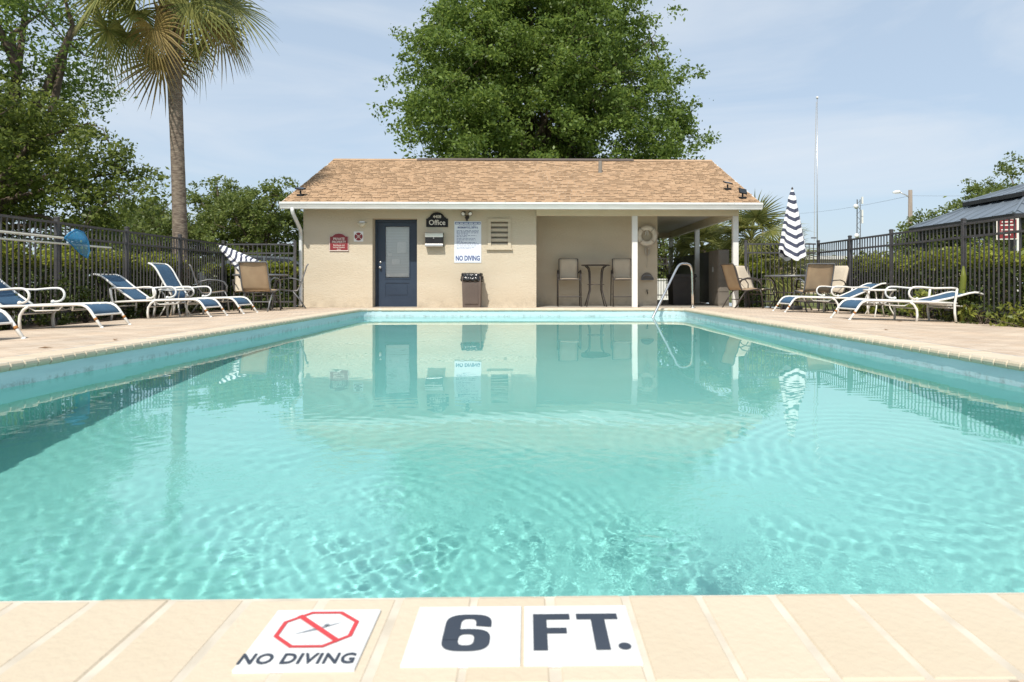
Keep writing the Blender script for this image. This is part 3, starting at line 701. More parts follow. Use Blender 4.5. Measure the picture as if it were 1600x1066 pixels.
# ------------------------------------------------------------------ things on the front wall
WY = FY - .003
def shape_sign(name, label, outline, m, depth=.02, loc=(0, 0, 0), border=None, cat='sign'):
    t = thing(name, label, cat, loc)
    MB().prism(outline, -depth, 0).build('board', m, t)
    if border:
        k = len(outline); cx = sum(p[0] for p in outline) / k; cz = sum(p[1] for p in outline) / k
        ins = [(x + (cx - x) * border / max(.05, abs(x - cx)) * .9, z + (cz - z) * border / max(.05, abs(z - cz)) * .9) for x, z in outline]
        mb = MB(); mb.v = [(x * .985, -depth - .001, cz + (z - cz) * .985) for x, z in outline] + [(x * .94, -depth - .001, cz + (z - cz) * .94) for x, z in outline]
        mb.f = [(i, (i + 1) % k, (i + 1) % k + k, i + k) for i in range(k)]; mb.build('border', 'cream_ink', t)
    return t
def prop_sign(label, loc, name='property_sign'):
    w_ = .22
    ol = [(-w_, -.21), (w_, -.21), (w_, .125), (.16, .13), (.125, .165), (.07, .192), (.0, .20), (-.07, .192), (-.125, .165), (-.16, .13), (-w_, .125)]
    t = shape_sign(name, label, ol, 'maroon', .02, loc, border=.01)
    text('PRIVATE', .078, 'lettering', 'cream_ink', t, (0, -.0212, .068), FRONT, sx=.9, bold=.0008)
    text('PROPERTY', .078, 'lettering', 'cream_ink', t, (0, -.0212, -.004), FRONT, sx=.86, bold=.0008)
    text('Residents and', .05, 'lettering', 'cream_ink', t, (0, -.0212, -.075), FRONT, sx=.92)
    text('Invited Guests', .05, 'lettering', 'cream_ink', t, (0, -.0212, -.122), FRONT, sx=.92)
    text('Only', .05, 'lettering', 'cream_ink', t, (0, -.0212, -.170), FRONT, sx=.92)
    return t
prop_sign('dark red PRIVATE PROPERTY sign on the stucco wall left of the door', (-4.33, WY, 1.44))
# fire emblem
t = thing('emblem_sign', 'small white square sign with dark red cross emblem beside the wall lamp', 'sign', (-3.885, WY, 1.566))
MB().box((-.108, -.006, -.116), (.108, 0, .116)).build('plate', 'tile_white', t)
mb = MB()
for k in range(4):
    c, s_ = math.cos(k * PI / 2), math.sin(k * PI / 2)
    pts = [(-.022, .022), (-.058, .074)] + [(.094 * math.sin(R(a)), .094 * math.cos(R(a))) for a in (-38, -19, 0, 19, 38)] + [(.058, .074), (.022, .022)]
    mb.add([(x * c - z * s_, -.0072, x * s_ + z * c) for x, z in pts], [tuple(range(len(pts)))])
mb.add([(.03 * math.cos(i * PI / 6), -.0078, .03 * math.sin(i * PI / 6)) for i in range(12)], [tuple(reversed(range(12)))])
mb.build('cross_emblem', 'maroon', t)
mb = MB()
mb.v = [(.032 * math.cos(i * PI / 8), -.0086, .032 * math.sin(i * PI / 8)) for i in range(16)] + [(.026 * math.cos(i * PI / 8), -.0086, .026 * math.sin(i * PI / 8)) for i in range(16)]
mb.f = [(i, (i + 1) % 16, (i + 1) % 16 + 16, i + 16) for i in range(16)]
text('R', .05, 'lettering', 'cream_ink', t, (0, -.0086, .0), FRONT, bold=.001)
mb.build('emblem_ring', 'cream_ink', t)
# wall lamp (shell)
t = thing('wall_lamp', 'beige shell shaped wall lamp above the small square sign', 'lamp', (-3.802, WY, 1.832))
mb = MB(); ol = [(-.12, .045), (-.075, .055), (0, .06), (.075, .055), (.12, .045), (.085, -.005), (.045, -.04), (0, -.065), (-.045, -.04), (-.085, -.005)]
k = len(ol); mb.v = [(x, 0, z) for x, z in ol] + [(x * .8, -.07, z * .75) for x, z in ol] + [(0, -.095, 0)]
mb.f = [(i, (i + 1) % k, (i + 1) % k + k, i + k) for i in range(k)] + [(i + k, (i + 1) % k + k, 2 * k) for i in range(k)]
mb.build('lamp_shell', 'lamp_glass', t); MB().box((-.06, -.02, .058), (.06, 0, .085)).build('mount', 'silver', t)
# office sign
ol = [(-.25, -.17), (.25, -.17), (.25, .02), (.205, .03), (.195, .055)] + [(.172 * math.cos(R(a)), .035 + .135 * math.sin(R(a))) for a in range(10, 171, 16)] + [(-.195, .055), (-.205, .03), (-.25, .02)]
t = shape_sign('office_sign', 'black arched sign reading 4408 Office above the mailbox', ol, 'black', .025, (-2.08, WY, 1.957))
text('4408', .10, 'lettering', 'cream_ink', t, (0, -.0262, .065), FRONT, sx=.95, bold=.001)
text('Office', .165, 'lettering', 'cream_ink', t, (0, -.0262, -.072), FRONT, sx=.95, bold=.0015)
# mailbox
t = thing('mailbox', 'black and silver wall mailbox under the Office sign', 'mailbox', (-2.135, WY, 1.33))
MB().box((-.20, -.13, 0), (.20, 0, .325)).build('box', 'black', t)
mb = MB(); mb.extrude_x([(-.145, .215), (-.155, .30), (-.13, .335), (0, .345), (0, .33), (-.125, .318), (-.135, .215)], -.205, .205); mb.build('lid', 'silver', t)
MB().extrude_x([(-.14, .0), (-.146, .012), (-.146, .05), (-.14, .06), (-.131, .06), (-.131, .0)], -.203, .203).build('trim_bar', 'silver', t)
MB().lathe([(.014, 0), (.014, .01), (.008, .014)], (0, 0, 0), 8).build('lock', 'silver', t).matrix_local = Matrix.Translation((-.01, -.131, .195)) @ Matrix.Rotation(R(90), 4, 'X')
# rule board
t = thing('rules_board', 'white pool rules board with blue print and NO DIVING at the bottom', 'sign', (-1.375, WY, .965))
MB().box((-.31, -.008, 0), (.31, 0, .955)).build('board', 'board_white', t)
MB().box((-.295, -.0095, .885), (.295, -.0082, .935)).build('header_bar', 'ink_blue', t)
mb = MB(); x = -.28
rq = random.Random(5)
while x < .27:
    w_ = rq.uniform(.04, .1); mb.add([(x, -.0102, .90), (min(x + w_, .285), -.0102, .90), (min(x + w_, .285), -.0102, .92), (x, -.0102, .92)], [(0, 1, 2, 3)]); x += w_ + .018
mb.build('header_print', 'board_white', t)
text('MAXIMUM POOL DEPTH 6', .062, 'lettering', 'ink_blue', t, (0, -.0086, .81), FRONT, sx=.64, bold=.0022)
mb = MB(); z = .862
def words(z, h, x, xe):
    while x < xe:
        w_ = rq.uniform(.02, .085); e = min(x + w_, xe)
        q = x
        while q < e - .006:
            u = min(q + rq.uniform(.007, .012), e); hz = h * rq.choice([.75, .75, 1.0])
            mb.add([(q, -.0092, z), (u, -.0092, z), (u, -.0092, z + hz), (q, -.0092, z + hz)], [(0, 1, 2, 3)]); q = u + .0035
        x = e + .014
words(.852, .013, -.20, .20)
for zz, xe in ((.735, .27), (.708, .25), (.681, .24), (.654, .0), (.618, .2), (.591, -.02), (.552, .17), (.520, .2), (.488, -.1), (.456, .2), (.424, .27), (.385, .2), (.35, .15), (.318, .08)):
    words(zz, .017 if zz > .4 else .011, -.255, xe)
mb.build('small_print', 'ink_blue', t)
text('NO DIVING', .155, 'lettering', 'ink_blue', t, (0, -.0086, .098), FRONT, sx=.69, bold=.0055)
# twin floodlight
t = thing('flood_light', 'twin head flood light on the wall above the rules board', 'lamp', (-1.39, WY, 2.01))
MB().lathe([(.05, 0), (.05, .02), (.03, .03)], (0, 0, 0), 10).build('base', 'bronze', t).rotation_euler = (R(90), 0, 0)
for s_ in (-1, 1):
    MB().tube([(0, -.02, 0), (s_ * .03, -.06, .03), (s_ * .065, -.09, .075)], .013, 6).build('arm', 'bronze', t)
    h_ = MB().lathe([(.012, .07), (.035, .05), (.05, .0), (.053, -.03)], (0, 0, 0), 10).build('lamp_head', 'bronze', t, True)
    h_.location = (s_ * .075, -.11, .085); h_.rotation_euler = (R(-62), 0, R(s_ * 18))
    MB().lathe([(.046, -.029), (.03, -.036), (.002, -.04)], (0, 0, 0), 10).build('lens', 'paper', h_, True)
MB().lathe([(.022, -.07), (.028, -.03), (.02, 0)], (0, -.045, -.01), 8).build('sensor', 'bronze', t, True)
# trash can
t = thing('trash_can', 'brown plastic trash can with black liner under the rules board', 'trash can', (-1.255, FY - .255, deckz(-1.25, 15.0)))
mb = MB(); 
def frus(mb, w0, d0, w1, d1, z0, z1):
    mb.add([(-w0, -d0, z0), (w0, -d0, z0), (w0, d0, z0), (-w0, d0, z0), (-w1, -d1, z1), (w1, -d1, z1), (w1, d1, z1), (-w1, d1, z1)], [(0, 3, 2, 1), (4, 5, 6, 7), (0, 1, 5, 4), (1, 2, 6, 5), (2, 3, 7, 6), (3, 0, 4, 7)])
frus(mb, .195, .195, .215, .215, 0, .70); mb.build('body', 'brown_plastic', t)
mb = MB(); mb.box((-.15, -.215, .08), (.15, -.19, .56)); mb.build('front_panel', 'brown_plastic', t)
sl_ = MB().box((-.012, -.222, .10), (.012, -.213, .54)).mesh('panel_rib'); sl_.materials.append(M['brown_plastic'])
for i in range(8): inst('panel_rib', sl_, t, (-.126 + i * .036, 0, 0))
mb = MB(); k = 40; prof = [(.205, .70), (.235, .69), (.245, .63), (.235, .59), (.225, .625), (.228, .70), (.222, .755), (.18, .775), (.15, .74)]
rg = random.Random(9)
for j, (r_, z) in enumerate(prof):
    for i in range(k):
        a = 2 * PI * i / k; sq = 1 / max(abs(math.cos(a)), abs(math.sin(a))); sq = min(sq, 1.22)
        wv = (.014 * math.sin(i * 2.1 + j) + rg.uniform(-.012, .012)) if 0 < j < 8 else 0
        mb.v.append(((r_ + wv) * sq * math.cos(a), (r_ + wv) * sq * math.sin(a) * .98, z + wv * .9))
for j in range(len(prof) - 1):
    for i in range(k): mb.f.append((j * k + i, j * k + (i + 1) % k, (j + 1) * k + (i + 1) % k, (j + 1) * k + i))
mb.build('liner_bag', 'bag', t, True)

# solar spot lights on the roof
def solar(label, x, y, tilt, rz):
    t = thing('solar_spotlight', label, 'lamp', (x, y, roofz(y) + .02), rz, group='solar lights on the roof')
    MB().box((-.07, -.05, -.015), (.07, .05, .025)).build('base', 'black', t)
    MB().tube([(0, 0, .02), (0, 0, .12)], .02, 8).build('stem', 'black', t)
    p = MB().box((-.10, -.07, -.012), (.10, .07, .012)).build('panel', 'black', t); p.location = (0, -.01, .16); p.rotation_euler = (R(tilt), R(8), 0)
    MB().box((-.088, -.06, .0125), (.088, .06, .015)).build('solar_cell', 'car_glass', p)
solar('solar spotlight at the left end of the shingle roof', -5.18, 15.15, 20, R(-10))
solar('solar spotlight with flat panel, upper one at the right roof end', 4.80, 15.72, 18, R(10))
solar('solar spotlight with upright panel, lower one at the right roof end', 4.93, 15.02, 60, R(15))

# porch things
t = thing('life_ring', 'off white life ring hanging on the porch wall', 'life ring', (2.975, 16.40, 1.68))
mb = MB(); Rr, rr_ = .195, .062
for i in range(32):
    for j in range(12):
        a, b2 = 2 * PI * i / 32, 2 * PI * j / 12
        mb.v.append(((Rr + rr_ * math.cos(b2)) * math.cos(a), -.01 + .045 * math.sin(b2) - .035, (Rr + rr_ * math.cos(b2)) * math.sin(a)))
for i in range(32):
    for j in range(12): mb.f.append((i * 12 + j, ((i + 1) % 32) * 12 + j, ((i + 1) % 32) * 12 + (j + 1) % 12, i * 12 + (j + 1) % 12))
mb.build('ring', 'ring', t, True)
for k in range(4):
    a = R(45 + 90 * k); mb = MB()
    mb.tube([((Rr + .07 * math.cos(R(q))) * math.cos(a), -.045 + .055 * math.sin(R(q)), (Rr + .07 * math.cos(R(q))) * math.sin(a)) for q in range(0, 361, 30)], .012, 6); mb.build('band', 'rope', t, True)
mb = MB(); mb.tube([((.27 + .012 * math.sin(8 * R(a))) * math.cos(R(a)), -.05, (.27 + .012 * math.sin(8 * R(a))) * math.sin(R(a))) for a in range(0, 361, 6)], .008, 6); mb.build('grab_rope', 'rope', t, True)
MB().tube([(-.03, .04, .02), (-.03, -.03, .02), (-.025, -.05, .10), (0, -.055, .13), (.025, -.05, .10), (.03, -.03, .02), (.03, .04, .02)], .009, 6).build('hook', 'paper', t, True)
t = thing('throw_rope', 'coiled throw rope hanging below the life ring', 'rope', (2.99, 16.42, 1.30))
mb = MB(); rg = random.Random(4)
pts = []
for i in range(90):
    a = i * .55; rr2 = .05 + .02 * math.sin(i * .37); pts.append((rr2 * math.cos(a), -.02 - .02 * abs(math.sin(i * .2)), .10 * math.sin(a) * (1 + .3 * math.sin(i * .11))))
mb.tube(pts, .0065, 5); mb.build('coil', 'rope', t, True)
MB().tube([(.0, -.02, -.08), (.01, -.02, -.2), (-.015, -.02, -.36), (-.01, -.02, -.42)], .005, 5).build('tail', 'rope', t, True)
MB().tube([(.0, -.02, .10), (0, .0, .14), (0, .03, .14)], .008, 5).build('hook', 'silver', t)
t = thing('hose_hanger', 'domed metal hose hanger on the porch wall below the ring', 'hanger', (2.99, 16.44, .60))
MB().prism([(-.15, -.02)] + [(.15 * -math.cos(R(a)), .16 * math.sin(R(a))) for a in range(0, 181, 15)] + [(.15, -.02)], -.012, 0).build('back_plate', 'cabinet', t)
MB().tube(arc((0, -.1, -.02), .15, 180, 0, 10, k=.75), .012, 6).build('front_loop', 'grey_frame', t)
MB().box((-.15, -.1, -.03), (.15, -.002, -.015)).build('shelf', 'grey_frame', t)
t = thing('spigot', 'small dark garden spigot low on the porch wall', 'spigot', (2.99, 16.445, .28))
MB().tube([(0, 0, 0), (0, -.06, 0), (0, -.085, -.02), (0, -.09, -.06)], .014, 6).build('tap_body', 'bronze', t)
MB().lathe([(.03, .035), (.032, .042), (.02, .05)], (0, -.05, 0), 8).build('tap_wheel', 'bronze', t); MB().tube([(0, -.05, 0), (0, -.05, .04)], .007, 6).build('tap_stem', 'bronze', t)

# ------------------------------------------------------------------ chairs and tables
def sling_panel(prof, w_, name, m, parent, sag=.012):
    mb = MB(); k = len(prof); c = 7
    for j in range(c):
        u = j / (c - 1) * 2 - 1
        for i, (x, z) in enumerate(prof):
            a = prof[max(0, i - 1)]; bq = prof[min(k - 1, i + 1)]; tx, tz = bq[0] - a[0], bq[1] - a[1]; l_ = math.hypot(tx, tz) or 1
            s_ = sag * (1 - u * u); mb.v.append((x + tz / l_ * s_, u * w_ / 2, z - tx / l_ * s_))
    for j in range(c - 1):
        for i in range(k - 1): mb.f.append((j * k + i, j * k + i + 1, (j + 1) * k + i + 1, (j + 1) * k + i))
    o = mb.build(name, m, parent, True)
    md = o.modifiers.new('thickness', 'SOLIDIFY'); md.thickness = .006
    return o
def sling_chair(label, x, y, rz, fabric='tan_sling', frame='bronze', group=None, rot=None, zz=None):
    # faces +x
    t = thing('sling_chair', label, 'chair', (x, y, deckz(x, y) if zz is None else zz), rz, group, rot=rot)
    wd = .50
    seat = [(.24, .40), (.20, .415), (.05, .395), (-.10, .375), (-.19, .385)]
    back = [(-.19, .385), (-.235, .46), (-.29, .62), (-.345, .80), (-.375, .90), (-.40, .935)]
    sling_panel(seat, wd, 'seat', fabric, t); sling_panel(back, wd, 'backrest', fabric, t)
    for s_ in (-1, 1):
        yy = s_ * (wd / 2 + .01)
        MB().tube([(p[0], yy, p[1]) for p in seat + back[1:]], .013, 6).build('side_frame', frame, t, True)
        MB().tube([(.22, yy, .41), (.27, yy, .30), (.30, yy, .0)], .013, 6).build('leg', frame, t, True)
        MB().tube([(-.10, yy, .375), (-.22, yy, .22), (-.36, yy, .0)], .013, 6).build('leg', frame, t, True)
        MB().tube([(-.265, yy, .55), (-.20, yy * 1.06, .615), (-.08, yy * 1.1, .645), (.10, yy * 1.1, .635), (.21, yy * 1.08, .60), (.265, yy * 1.04, .52), (.255, yy, .40)], .012, 6).build('arm', frame, t, True)
    MB().tube([(-.40, -wd / 2 - .01, .935), (-.40, wd / 2 + .01, .935)], .012, 6).build('top_rail', frame, t)
    MB().tube([(.27, -wd / 2, .30), (.27, wd / 2, .30)], .010, 6).build('stretcher', frame, t)
    MB().tube([(-.24, -wd / 2, .19), (-.24, wd / 2, .19)], .010, 6).build('stretcher', frame, t)
    return t
def bar_chair(label, x, y, rz):
    t = thing('bar_chair', label, 'chair', (x, y, BZ), rz, 'bar chairs on the porch')
    wd = .44
    seat = [(.22, .66), (.10, .665), (-.05, .645), (-.17, .655)]; back = [(-.17, .655), (-.195, .74), (-.225, .92), (-.25, 1.10), (-.262, 1.16)]
    sling_panel(seat, wd, 'seat', 'cream_sling', t); sling_panel(back, wd, 'backrest', 'cream_sling', t)
    for s_ in (-1, 1):
        yy = s_ * (wd / 2 + .012)
        MB().tube([(p[0], yy, p[1]) for p in seat + back[1:]], .013, 6).build('side_frame', 'bronze', t, True)
        y2 = s_ * (wd / 2 + .055)
        MB().tube([(-.21, yy, .80), (-.16, y2, .86), (-.05, y2, .88), (.12, y2, .87), (.19, y2, .82), (.205, y2, .70), (.225, y2, .0)], .014, 6).build('leg', 'bronze', t, True)
        MB().tube([(-.12, y2, .87), (-.17, y2, .60), (-.24, y2, .0)], .014, 6).build('leg', 'bronze', t, True)
        MB().tube([(.215, y2, .30), (-.205, y2, .30)], .010, 6).build('stretcher', 'bronze', t)
    MB().tube([(.216, -wd / 2 - .05, .24), (.216, wd / 2 + .05, .24)], .011, 6).build('footrest', 'bronze', t)
    MB().tube([(.208, -wd / 2 - .05, .645), (.208, wd / 2 + .05, .645)], .011, 6).build('seat_bar', 'bronze', t)
    MB().tube([(-.262, -wd / 2 - .012, 1.16), (-.262, wd / 2 + .012, 1.16)], .012, 6).build('top_rail', 'bronze', t)
    return t
bar_chair('tall cream sling bar chair left of the bar table on the porch', 1.01, 15.98, R(-90))
bar_chair('tall cream sling bar chair right of the bar table, half behind the post', 2.33, 15.98, R(-90))
t = thing('bar_table', 'dark bar height table between the two tall chairs', 'table', (1.66, 16.0, BZ))
MB().lathe([(.0, .985), (.34, .985), (.355, .992), (.355, 1.005), (.34, 1.012), (.0, 1.012)], (0, 0, 0), 28).build('tabletop', 'bronze', t)
for k in range(4):
    a = R(45 + 90 * k); c, s_ = math.cos(a), math.sin(a)
    MB().tube([(c * r_, s_ * r_, z) for r_, z in ((.33, .98), (.25, .93), (.215, .84), (.20, .60), (.20, .40), (.26, .22), (.34, .0))], .015, 6).build('leg', 'bronze', t, True)
mb = MB(); mb.tube([(.2 * math.cos(R(a)), .2 * math.sin(R(a)), .53) for a in range(0, 361, 20)], .010, 6); mb.build('brace_ring', 'bronze', t, True)

def patio_table(label, x, y, rx=.52):
    t = thing('patio_table', label, 'table', (x, y, deckz(x, y)))
    MB().lathe([(.0, .695), (rx - .02, .695), (rx, .70), (rx + .005, .715), (rx, .73), (rx - .02, .735), (.0, .735)], (0, 0, 0), 32).build('tabletop', 'grey_frame', t)
    for k in range(4):
        a = R(45 + 90 * k); c, s_ = math.cos(a), math.sin(a)
        MB().tube([(c * r_, s_ * r_, z) for r_, z in ((rx - .08, .69), (rx - .16, .60), (rx - .22, .42), (rx - .22, .30), (rx - .14, .14), (rx - .06, .0))], .016, 6).build('leg', 'bronze', t, True)
    mb = MB(); mb.tube([((rx - .22) * math.cos(R(a)), (rx - .22) * math.sin(R(a)), .36) for a in range(0, 361, 20)], .011, 6); mb.build('brace_ring', 'bronze', t, True)
    return t
def umbrella(label, base, top_dir, zc0, length, rmax, pole_from):
    # closed umbrella: canopy of pleats along the local z axis
    t = thing('parasol', label, 'umbrella', base)
    q = Vector(top_dir).normalized().to_track_quat('Z', 'Y'); t.rotation_mode = 'QUATERNION'; t.rotation_quaternion = q
    mb = MB(); n_ = 64; rows_ = 44; st = []
    for j in range(rows_ + 1):
        u = j / rows_
        for i in range(n_):
            a = 2 * PI * i / n_; ple = math.cos(8 * a); vee = math.cos(2 * (a + PI / 2))
            env = (.012 + rmax * (u ** .8)) if u > .2 else (.012 + rmax * .34 * (u / .2) ** .7)
            if .17 < u < .2: env *= .92
            r_ = env * (1 + .09 * ple * min(1, u * 4)) * (1 + .06 * math.sin(a * 3 + 1) * u)
            zoff = .115 * vee * u - .008 * ple * u + .015 * math.sin(a + .5) * u
            zz_ = zc0 + length * (1 - u) + (zoff if u > .05 else 0)
            mb.v.append((r_ * math.cos(a), r_ * math.sin(a), zz_)); st.append(u * 8.2 + .25 + .0 * ple)
    for j in range(rows_):
        for i in range(n_): mb.f.append((j * n_ + i, (j + 1) * n_ + i, (j + 1) * n_ + (i + 1) % n_, j * n_ + (i + 1) % n_))
    o = mb.build('canopy', 'stripes', t, True)
    at = o.data.attributes.new('stripe', 'FLOAT', 'POINT'); at.data.foreach_set('value', st)
    MB().tube([(0, 0, pole_from), (0, 0, zc0 + length + .01)], .019, 8).build('pole', 'bronze', t, True)
    MB().lathe([(.02, 0), (.024, .02), (.008, .05)], (0, 0, zc0 + length), 8).build('finial', 'bronze', t, True)
    for k in range(8):
        a = 2 * PI * k / 8; MB().tube([(rmax * .55 * math.cos(a), rmax * .55 * math.sin(a), zc0 + .02), (rmax * .2 * math.cos(a), rmax * .2 * math.sin(a), zc0 + length * .75)], .006, 5).build('rib', 'bronze', t)
    return t
# right set
patio_table('round grey patio table by the right fence corner', 5.60, 13.95)
u_ = umbrella('closed navy striped parasol standing upright in the right table', (5.63, 13.95, deckz(5.6, 13.9) + .03), (0.005, 0, 1), 1.13, 1.40, .26, 0)
MB().lathe([(.22, -.025), (.22, .02), (.20, .05), (.04, .06), (.03, .22)], (0, 0, 0), 20).build('weight_base', 'black', u_)
G1 = 'sling chairs at the right patio table'
sling_chair('tan sling chair turned sideways beside the porch corner post', 4.62, 14.0, R(12), 'tan_sling', group=G1)
sling_chair('cream sling chair with back to the far fence, left of the right table', 5.12, 14.62, R(-50), 'cream_sling', group=G1)
sling_chair('tan sling chair seen from behind in front of the upright parasol', 5.64, 12.95, R(90), 'tan_sling', 'grey_frame', group=G1)
sling_chair('cream sling chair angled towards the pool beside the right fence', 6.20, 13.58, R(203), 'cream_sling', group=G1)
# left set
patio_table('round grey patio table by the left fence corner', -5.42, 13.5)
u_ = umbrella('closed navy striped parasol leaning over the left patio table', (-5.42, 13.5, .62), (-.80, .02, .60), 0.06, 1.0, .22, -.12)
G2 = 'sling chairs at the left patio table'
sling_chair('tan sling chair seen from behind at the left table', -5.10, 12.72, R(90), 'tan_sling', 'grey_frame', group=G2)
sling_chair('sling chair in profile between raised lounger and left table', -6.28, 13.25, R(26), 'tan_sling', 'grey_frame', group=G2)
sling_chair('cream sling chair facing the pool behind the left table', -6.0, 14.25, R(-68), 'cream_sling', group=G2)
sling_chair('sling chair in profile beside the left corner of the pool house', -5.02, 13.9, R(199), 'tan_sling', 'grey_frame', group=G2)

def lounger(label, xf, yc, sgn, ang, rz=0., wd=.58):
    # local x runs from the foot end to the head end
    t = thing('sun_lounger', label, 'sun lounger', (xf, yc, deckz(xf, yc) - .012), (0 if sgn > 0 else PI) + rz, 'white and blue sun loungers')
    t.rotation_euler = (0, R(1.5), (0 if sgn > 0 else PI) + rz)
    hr = .30; r0 = .0175
    for s_ in (-1, 1):
        yy = s_ * wd / 2
        rail = [(-.02, yy, .0), (.06, yy, .12), (.125, yy, .225), (.165, yy, .268), (.215, yy, .292), (.28, yy, hr), (1.10, yy, hr), (1.55, yy, hr - .012)]
        sr = MB().tube(rail, r0, 8).build('side_rail', 'white_metal', t, True)
        MB().tube([(.048, yy, .103), (.066, yy, .13)], r0 * 1.12, 8).build('rust_band', 'rust', sr, True)
        MB().tube([(-.021, yy, -.001), (-.008, yy, .018)], r0 * 1.2, 8).build('foot_cap', 'paper', sr, True)
        MB().tube([(.86, yy, hr - .005), (.92, yy, .255), (.965, yy, .185), (.975, yy, .11), (.968, yy, .0)], .0175, 8).build('leg', 'white_metal', t, True)
        y2 = yy + s_ * .03
        am = [(1.53, y2, .0), (1.505, y2, .15), (1.50, y2, .28), (1.52, y2, .40), (1.53, y2, .505), (1.45, y2, .512), (1.2, y2, .500), (1.0, y2, .513), (.92, y2, .512)] + [(.92 - .09 * math.sin(R(a)), y2 - s_ * .012 * a / 180, .425 + .087 * math.cos(R(a))) for a in (25, 50, 75, 100, 125, 150, 175)] + [(.955, yy, .335)]
        ar = MB().tube(am[4:], .0145, 8).build('arm', 'white_metal', t, True)
        MB().ball((.965, yy, .337), .026, 8).build('arm_ball', 'white_metal', ar, True)
        MB().tube(am[:5], .0175, 8).build('leg', 'white_metal', t, True)
    MB().tube([(.085, -wd / 2, .165), (.085, wd / 2, .165)], .012, 8).build('crossbar', 'white_metal', t)
    MB().tube([(.97, -wd / 2, .20), (.97, wd / 2, .20)], .010, 8).build('crossbar', 'white_metal', t)
    MB().tube([(1.50, -wd / 2 - .03, .22), (1.50, wd / 2 + .03, .22)], .010, 8).build('crossbar', 'white_metal', t)
    for x0_, x1_ in ((.34, .62), (.70, 1.05)):
        yq = wd / 2 - .02
        mb = MB()
        mb.tube([(x0_, -yq, hr), (x0_ + .02, -yq + .02, hr - .05), (x0_ + .05, -yq + .05, hr - .07), (x0_ + .05, yq - .05, hr - .07), (x0_ + .02, yq - .02, hr - .05), (x0_, yq, hr)], .010, 6)
        mb.build('seat_brace', 'white_metal', t, True)
    for s_ in (-1, 1):
        MB().tube([(.45, s_ * (wd / 2 - .01), hr), (.52, s_ * (wd / 2 - .03), hr - .06), (.80, s_ * (wd / 2 - .03), hr - .065), (.90, s_ * (wd / 2 - .01), hr)], .010, 6).build('under_brace', 'white_metal', t, True)
    seat = [(.10, .185), (.135, .23), (.17, .262), (.22, .286), (.28, .296), (.5, .293), (.75, .290), (1.0, .293), (1.18, .299)]
    sling_panel(seat, wd - .02, 'seat_sling', 'blue_sling', t, .012)
    a = R(ang); bx0, bz0 = 1.20, hr + .005
    loc = [(0, 0), (.11, -.004), (.27, -.006), (.43, .0), (.56, .008), (.65, .004), (.72, -.018), (.765, -.052)]
    bk = [(bx0 + u * math.cos(a) - v * math.sin(a), bz0 + u * math.sin(a) + v * math.cos(a)) for u, v in loc]
    bs = sling_panel(bk, wd - .07, 'back_sling', 'blue_sling', t, .012)
    for s_ in (-1, 1): MB().tube([(x, s_ * (wd / 2 - .03), z) for x, z in bk], .0165, 8).build('back_frame', 'white_metal', t, True)
    MB().tube([(bk[-1][0], -wd / 2 + .03, bk[-1][1]), (bk[-1][0], wd / 2 - .03, bk[-1][1])], .014, 8).build('top_bar', 'white_metal', t)
    if ang > 16:
        pu, pv = loc[3]
        for s_ in (-1, 1): MB().tube([(bx0 + .40 * math.cos(a), s_ * (wd / 2 - .06), bz0 + .40 * math.sin(a) - .01), (bx0 + .30, s_ * (wd / 2 - .06), hr - .03)], .009, 6).build('prop', 'white_metal', t)
    else:
        mb = MB(); mb.tube([(1.2, -.2, hr - .02), (1.72, -.2, hr - .055), (1.76, 0, hr - .06), (1.72, .2, hr - .055), (1.2, .2, hr - .02)], .011, 6); mb.build('back_support', 'white_metal', t, True)
        for k in range(5): MB().cbox((1.42 + k * .06, 0, hr - .05), (.012, .38, .02)).build('support_notch', 'white_metal', t)
    return t
lounger('sun lounger at the left picture edge, only its foot end in view', -4.80, 6.06, -1, 35)
lounger('nearest full sun lounger on the left, back raised out of the frame', -5.18, 8.38, -1, 38, wd=.56)
lounger('left sun lounger with half raised back, beside the white side table', -5.02, 10.80, -1, 38, wd=.56)
lounger('left sun lounger with the steeply raised back, nearest the house', -4.97, 11.90, -1, 60, wd=.58)
lounger('right sun lounger with raised back, nearest the house', 4.77, 12.38, 1, 25)
lounger('right sun lounger with nearly flat back, nearest the camera', 4.68, 9.76, 1, 13)
def side_table(label, x, y):
    t = thing('side_table', label, 'table', (x, y, deckz(x, y)), 0, 'white side tables between loungers')
    MB().lathe([(.0, .44), (.24, .44), (.255, .447), (.255, .463), (.24, .47), (.0, .47)], (0, 0, 0), 24).build('tabletop', 'white_metal', t)
    for k in range(4):
        a = R(45 + 90 * k); c, s_ = math.cos(a), math.sin(a)
        MB().tube([(c * r_, s_ * r_, z) for r_, z in ((.22, .44), (.17, .38), (.15, .28), (.16, .16), (.25, .0))], .011, 6).build('leg', 'white_metal', t, True)
    mb = MB(); mb.tube([(.15 * math.cos(R(a)), .15 * math.sin(R(a)), .24) for a in range(0, 361, 24)], .009, 6); mb.build('brace_ring', 'white_metal', t, True)
side_table('round white side table between the left loungers', -6.02, 11.38)
side_table('round white side table between the right loungers', 5.93, 11.0)

# pool handrail
t = thing('pool_handrail', 'stainless steel pool handrail at the far right corner steps', 'handrail', (0, 0, 0))
A = Vector((2.38, 12.46, 0)); B = Vector((3.37, 13.38, 0))
def on(f, z): p = A.lerp(B, f); return (p.x, p.y, z)
pts = [on(-.10, -.35), on(0, -.157), on(.30, .33), on(.55, .735), on(.61, .82), on(.66, .862), on(.72, .88), on(.84, .884), on(.90, .868), on(.945, .835), on(.97, .78), on(.985, .70), on(.995, .3), on(1.0, -.01)]
MB().tube(pts, .0245, 10).build('rail_tube', 'steel', t, True)
MB().lathe([(.06, 0), (.058, .012), (.03, .022)], (B.x, B.y, deckz(B.x, B.y)), 14).build('escutcheon', 'steel', t, True)

